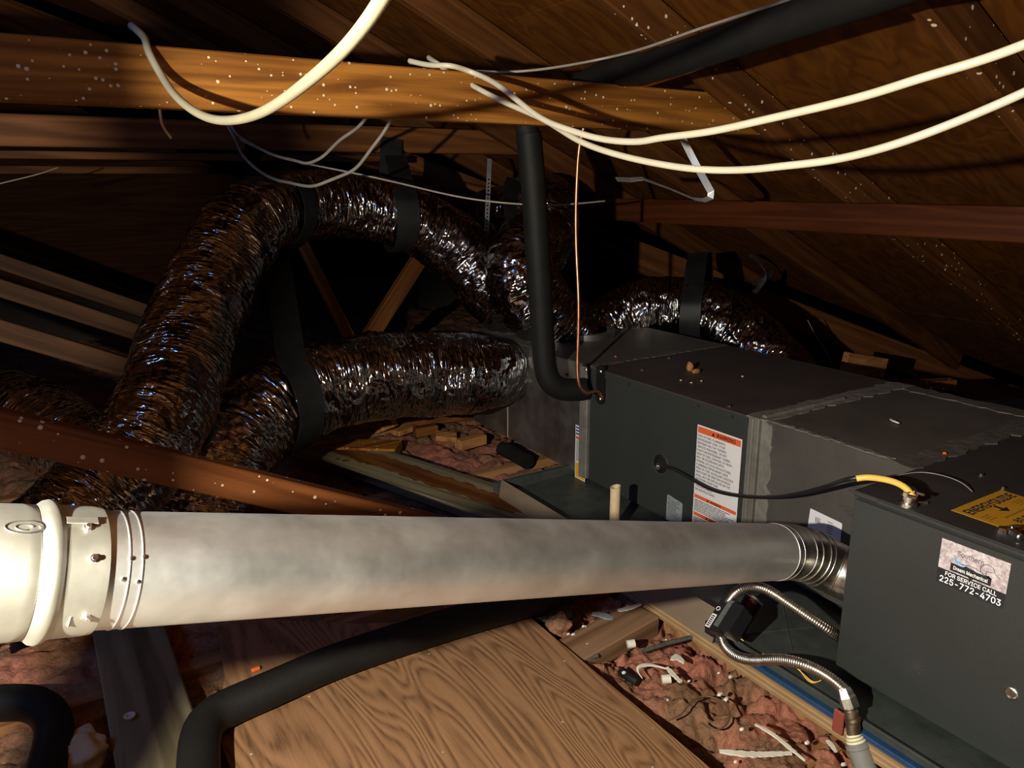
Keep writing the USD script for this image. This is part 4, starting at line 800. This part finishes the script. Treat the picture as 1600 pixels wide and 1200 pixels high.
scrap('wood_offcut', 'tan board seen through the gap below the valley rafter', (2.8034, 1.8071, -0.7158), (.22, .03, .08), -10, 'scrap_wood', tilt=(0, 12))
M('foam_scrap', rope([(1.3278, 2.2041, -0.905), (1.3391, 2.1496, -0.91), (1.3445, 2.0559, -0.915)], .026, 14), 'rubber', 'piece of black pipe foam lying at the foot of the plenum', 'foam')
M('foam_scrap', rope([(0.8868, 1.0172, -0.938), (0.8862, 0.9932, -0.938), (0.8913, 0.9744, -0.94)], .009, 12), 'rubber', 'short black foam stub lying in the pink insulation beside the plywood sheet', 'foam')
M('foam_scrap', rock((-0.0492, 1.283, -0.9), (.10, .09, .07), 4, 3, .5), 'foam_cream', 'crumpled cream foam lump at the bottom left', 'foam', smooth=True)
M('charred_tuft', cat_([rock((0.9129, 1.2813, -0.94), (.09, .07, .05), 5, 3, .6), rock((0.8785, 1.2905, -0.945), (.06, .06, .04), 6, 3, .6)]), 'charred', 'dark sooty tuft of debris at the corner of the plywood sheet', 'debris', smooth=True)
M('wool_lump', rock((0.8708, 1.2049, -0.93), (.055, .05, .045), 8, 3, .5), 'pink_wool', 'round pink lump of wool at the corner of the plywood sheet', 'insulation', smooth=True)
def capm(p, axis, r=.0085, h=.016): return lathe([(0, 1e-5), (0, r), (h, r), (h, r*.8), (h*.3, r*.75), (h*.3, 1e-5)], np.array(p)-np.array(axis)*h/2, axis, 18)
M('pvc_ring', capm((0.95, 1.0627, -0.925), unit((.9, -.4, .1))), 'pvc_white', 'cream plastic pipe ring lying on the splintered board', 'pipe offcut', smooth=40)
M('pvc_ring', capm((0.9303, 0.9365, -0.925), unit((.8, -.5, .1)), .0085, .017), 'pvc_white', 'cream plastic pipe ring beside the white splinter in the insulation', 'pipe offcut', smooth=40)
M('pvc_ring', lathe([(-.002, .0055), (.004, .0095), (.006, .0095), (.006, .007), (-.002, .0045)], (0.0398, 1.3287, -0.897), (0, 0, 1), 18), 'pvc_white', 'pale plastic ring lying on the shaded plank', 'pipe offcut', smooth=40)
def shard(label, pix, w, th=.003, mat_='pvc_white', name='plastic_shard', seed=0):
    p = spline(pix, .004); k = np.linspace(0, 1, len(p)); r = np.random.default_rng(seed)
    ww = w*(.6+.4*np.sin(np.pi*np.clip(k*1.1, 0, 1)))*(1+.25*r.normal(0, .5, len(p)))
    t = unit(p[-1]-p[0]); s = unit(np.cross([0, 0, 1], t))
    v = np.stack([p-s*ww[:, None]/2, p+s*ww[:, None]/2, p+s*ww[:, None]/2+[0, 0, th], p-s*ww[:, None]/2+[0, 0, th]], 1).reshape(-1, 3)
    n = len(p); f = grid_faces(n, 4); e = (n-1)*4
    f = np.vstack([f, [[0, 3, 2], [0, 2, 1], [e, e+1, e+2], [e, e+2, e+3]]]); m = trimesh.Trimesh(v, f, process=False); m.fix_normals()
    return M(name, m, mat_, label, 'plastic scrap')
zz = -.928
shard('white bent splinter at the far end of the insulation gap, by the platform edge', [(1.0052, 1.1706, -0.922), (1.025, 1.1635, -0.92), (1.0604, 1.1591, -0.918)], .012, seed=1)
shard('white hooked plastic splinter in the middle of the insulation', [(0.8921, 0.9632, -0.925), (0.8987, 0.984, -0.92), (0.9219, 0.9805, -0.918), (0.9444, 0.9573, -0.92)], .007, seed=2)
shard('straight white plastic strip beside the cream pipe ring', [(0.9448, 0.951, -0.915), (0.9425, 0.9288, -0.918), (0.9407, 0.9077, -0.92)], .010, seed=3)
shard('torn white plastic flake right of the hooked splinter', [(0.9747, 0.9717, -0.918), (0.9873, 0.9687, -0.918), (0.9903, 0.9501, -0.92)], .018, seed=4)
shard('long torn white strip at the bottom edge of the view', [(0.8691, 0.7429, -0.925), (0.8863, 0.7224, -0.922), (0.9109, 0.7033, -0.922), (0.9644, 0.6728, -0.922)], .012, seed=5)
shard('thin white splinter curving towards the gas pipe', [(0.9666, 0.7517, -0.92), (0.9699, 0.72, -0.918), (0.9703, 0.6894, -0.92), (0.9685, 0.6494, -0.922)], .006, seed=6)
shard('small white flake near the foot of the gas pipe', [(1.0434, 0.6628, -0.925), (1.0408, 0.6535, -0.925), (1.0323, 0.6374, -0.925)], .008, seed=7)
shard('pale beige sliver beside the sooty tuft', [(0.9511, 1.1955, -0.925), (0.9657, 1.18, -0.925), (0.9805, 1.158, -0.928)], .020, mat_='label_grey', seed=8)
r2_ = np.random.default_rng(12); bits = []
for k in range(26):
    u_, v_ = r2_.uniform(0, 1), r2_.uniform(0, 1)
    c = np.array([.86 + .2*u_, .55 + .65*v_, -.928 + .004*r2_.normal()])
    bits.append((c, r2_.uniform(.003, .008)))
for k, (c, s) in enumerate(bits):
    M('plastic_crumb', rock(c, (s*1.6, s, s), k, 1, .5), 'pvc_white', 'tiny white crumb strewn over the pink insulation beside the plywood sheet', 'plastic scrap', group='white crumbs on the insulation')
M('thin_rod', rope([(0.9561, 1.0356, -0.93), (1.0136, 1.0275, -0.928), (1.083, 1.0108, -0.925)], .0045, 8), 'charred', 'thin black rod half buried in the insulation, pointing at the platform', 'rod')
M('thin_rod', rope([(0.841, 1.0891, -0.935), (0.8568, 1.0842, -0.935), (0.8762, 1.0796, -0.935)], .0045, 8), 'charred', 'short end of black rod at the plywood sheet edge', 'rod')
M('brown_wire', rope([(0.8623, 0.8564, -0.935), (0.8872, 0.8503, -0.928), (0.9234, 0.8599, -0.922), (0.9535, 0.8527, -0.92), (0.9647, 0.8241, -0.92), (0.954, 0.7987, -0.922), (0.9269, 0.785, -0.928), (0.9085, 0.7929, -0.932), (0.9074, 0.8177, -0.935)], .0016, 6), 'wire_brown', 'loop of thin brown wire lying on the insulation', 'wire', smooth=True)
M('orange_clip', rod((0.2581, 1.3793, -0.915), (0.2745, 1.381, -0.915), .0045, 8), 'orange_plastic', 'bright orange plastic bit at the left edge of the plywood sheet', 'plastic scrap')
M('tan_chip', cat_([rock((1.5586, 1.539, -0.508), (.016, .020, .03), 2, 2, .4), rock((1.5528, 1.5076, -0.514), (.03, .016, .014), 3, 2, .4)]), 'scrap_wood', 'tan wood chip lying on the coil cabinet top', 'scrap')
shard('white splinter lying on the duct section between coil and furnace', [(1.5948, 0.9494, -0.519), (1.5855, 0.9344, -0.518), (1.5836, 0.9226, -0.519)], .006, seed=9)
M('orange_crumb', rock((1.4738, 0.7583, -0.517), (.010, .008, .005), 3, 1, .4), 'orange_plastic', 'tiny orange crumb at the joint of duct section and furnace', 'scrap')

for k, c in enumerate([(1.4559, 1.4681, -0.518), (1.4591, 1.4328, -0.518), (1.4969, 1.4327, -0.518), (1.6271, 1.4065, -0.518)]):
    M('grit_crumb', rock(c, (.008, .006, .004), k+40, 1, .5), 'pvc_white', 'tiny pale crumb on the coil cabinet top near the tan chip', 'scrap', group='crumbs on the coil cabinet')
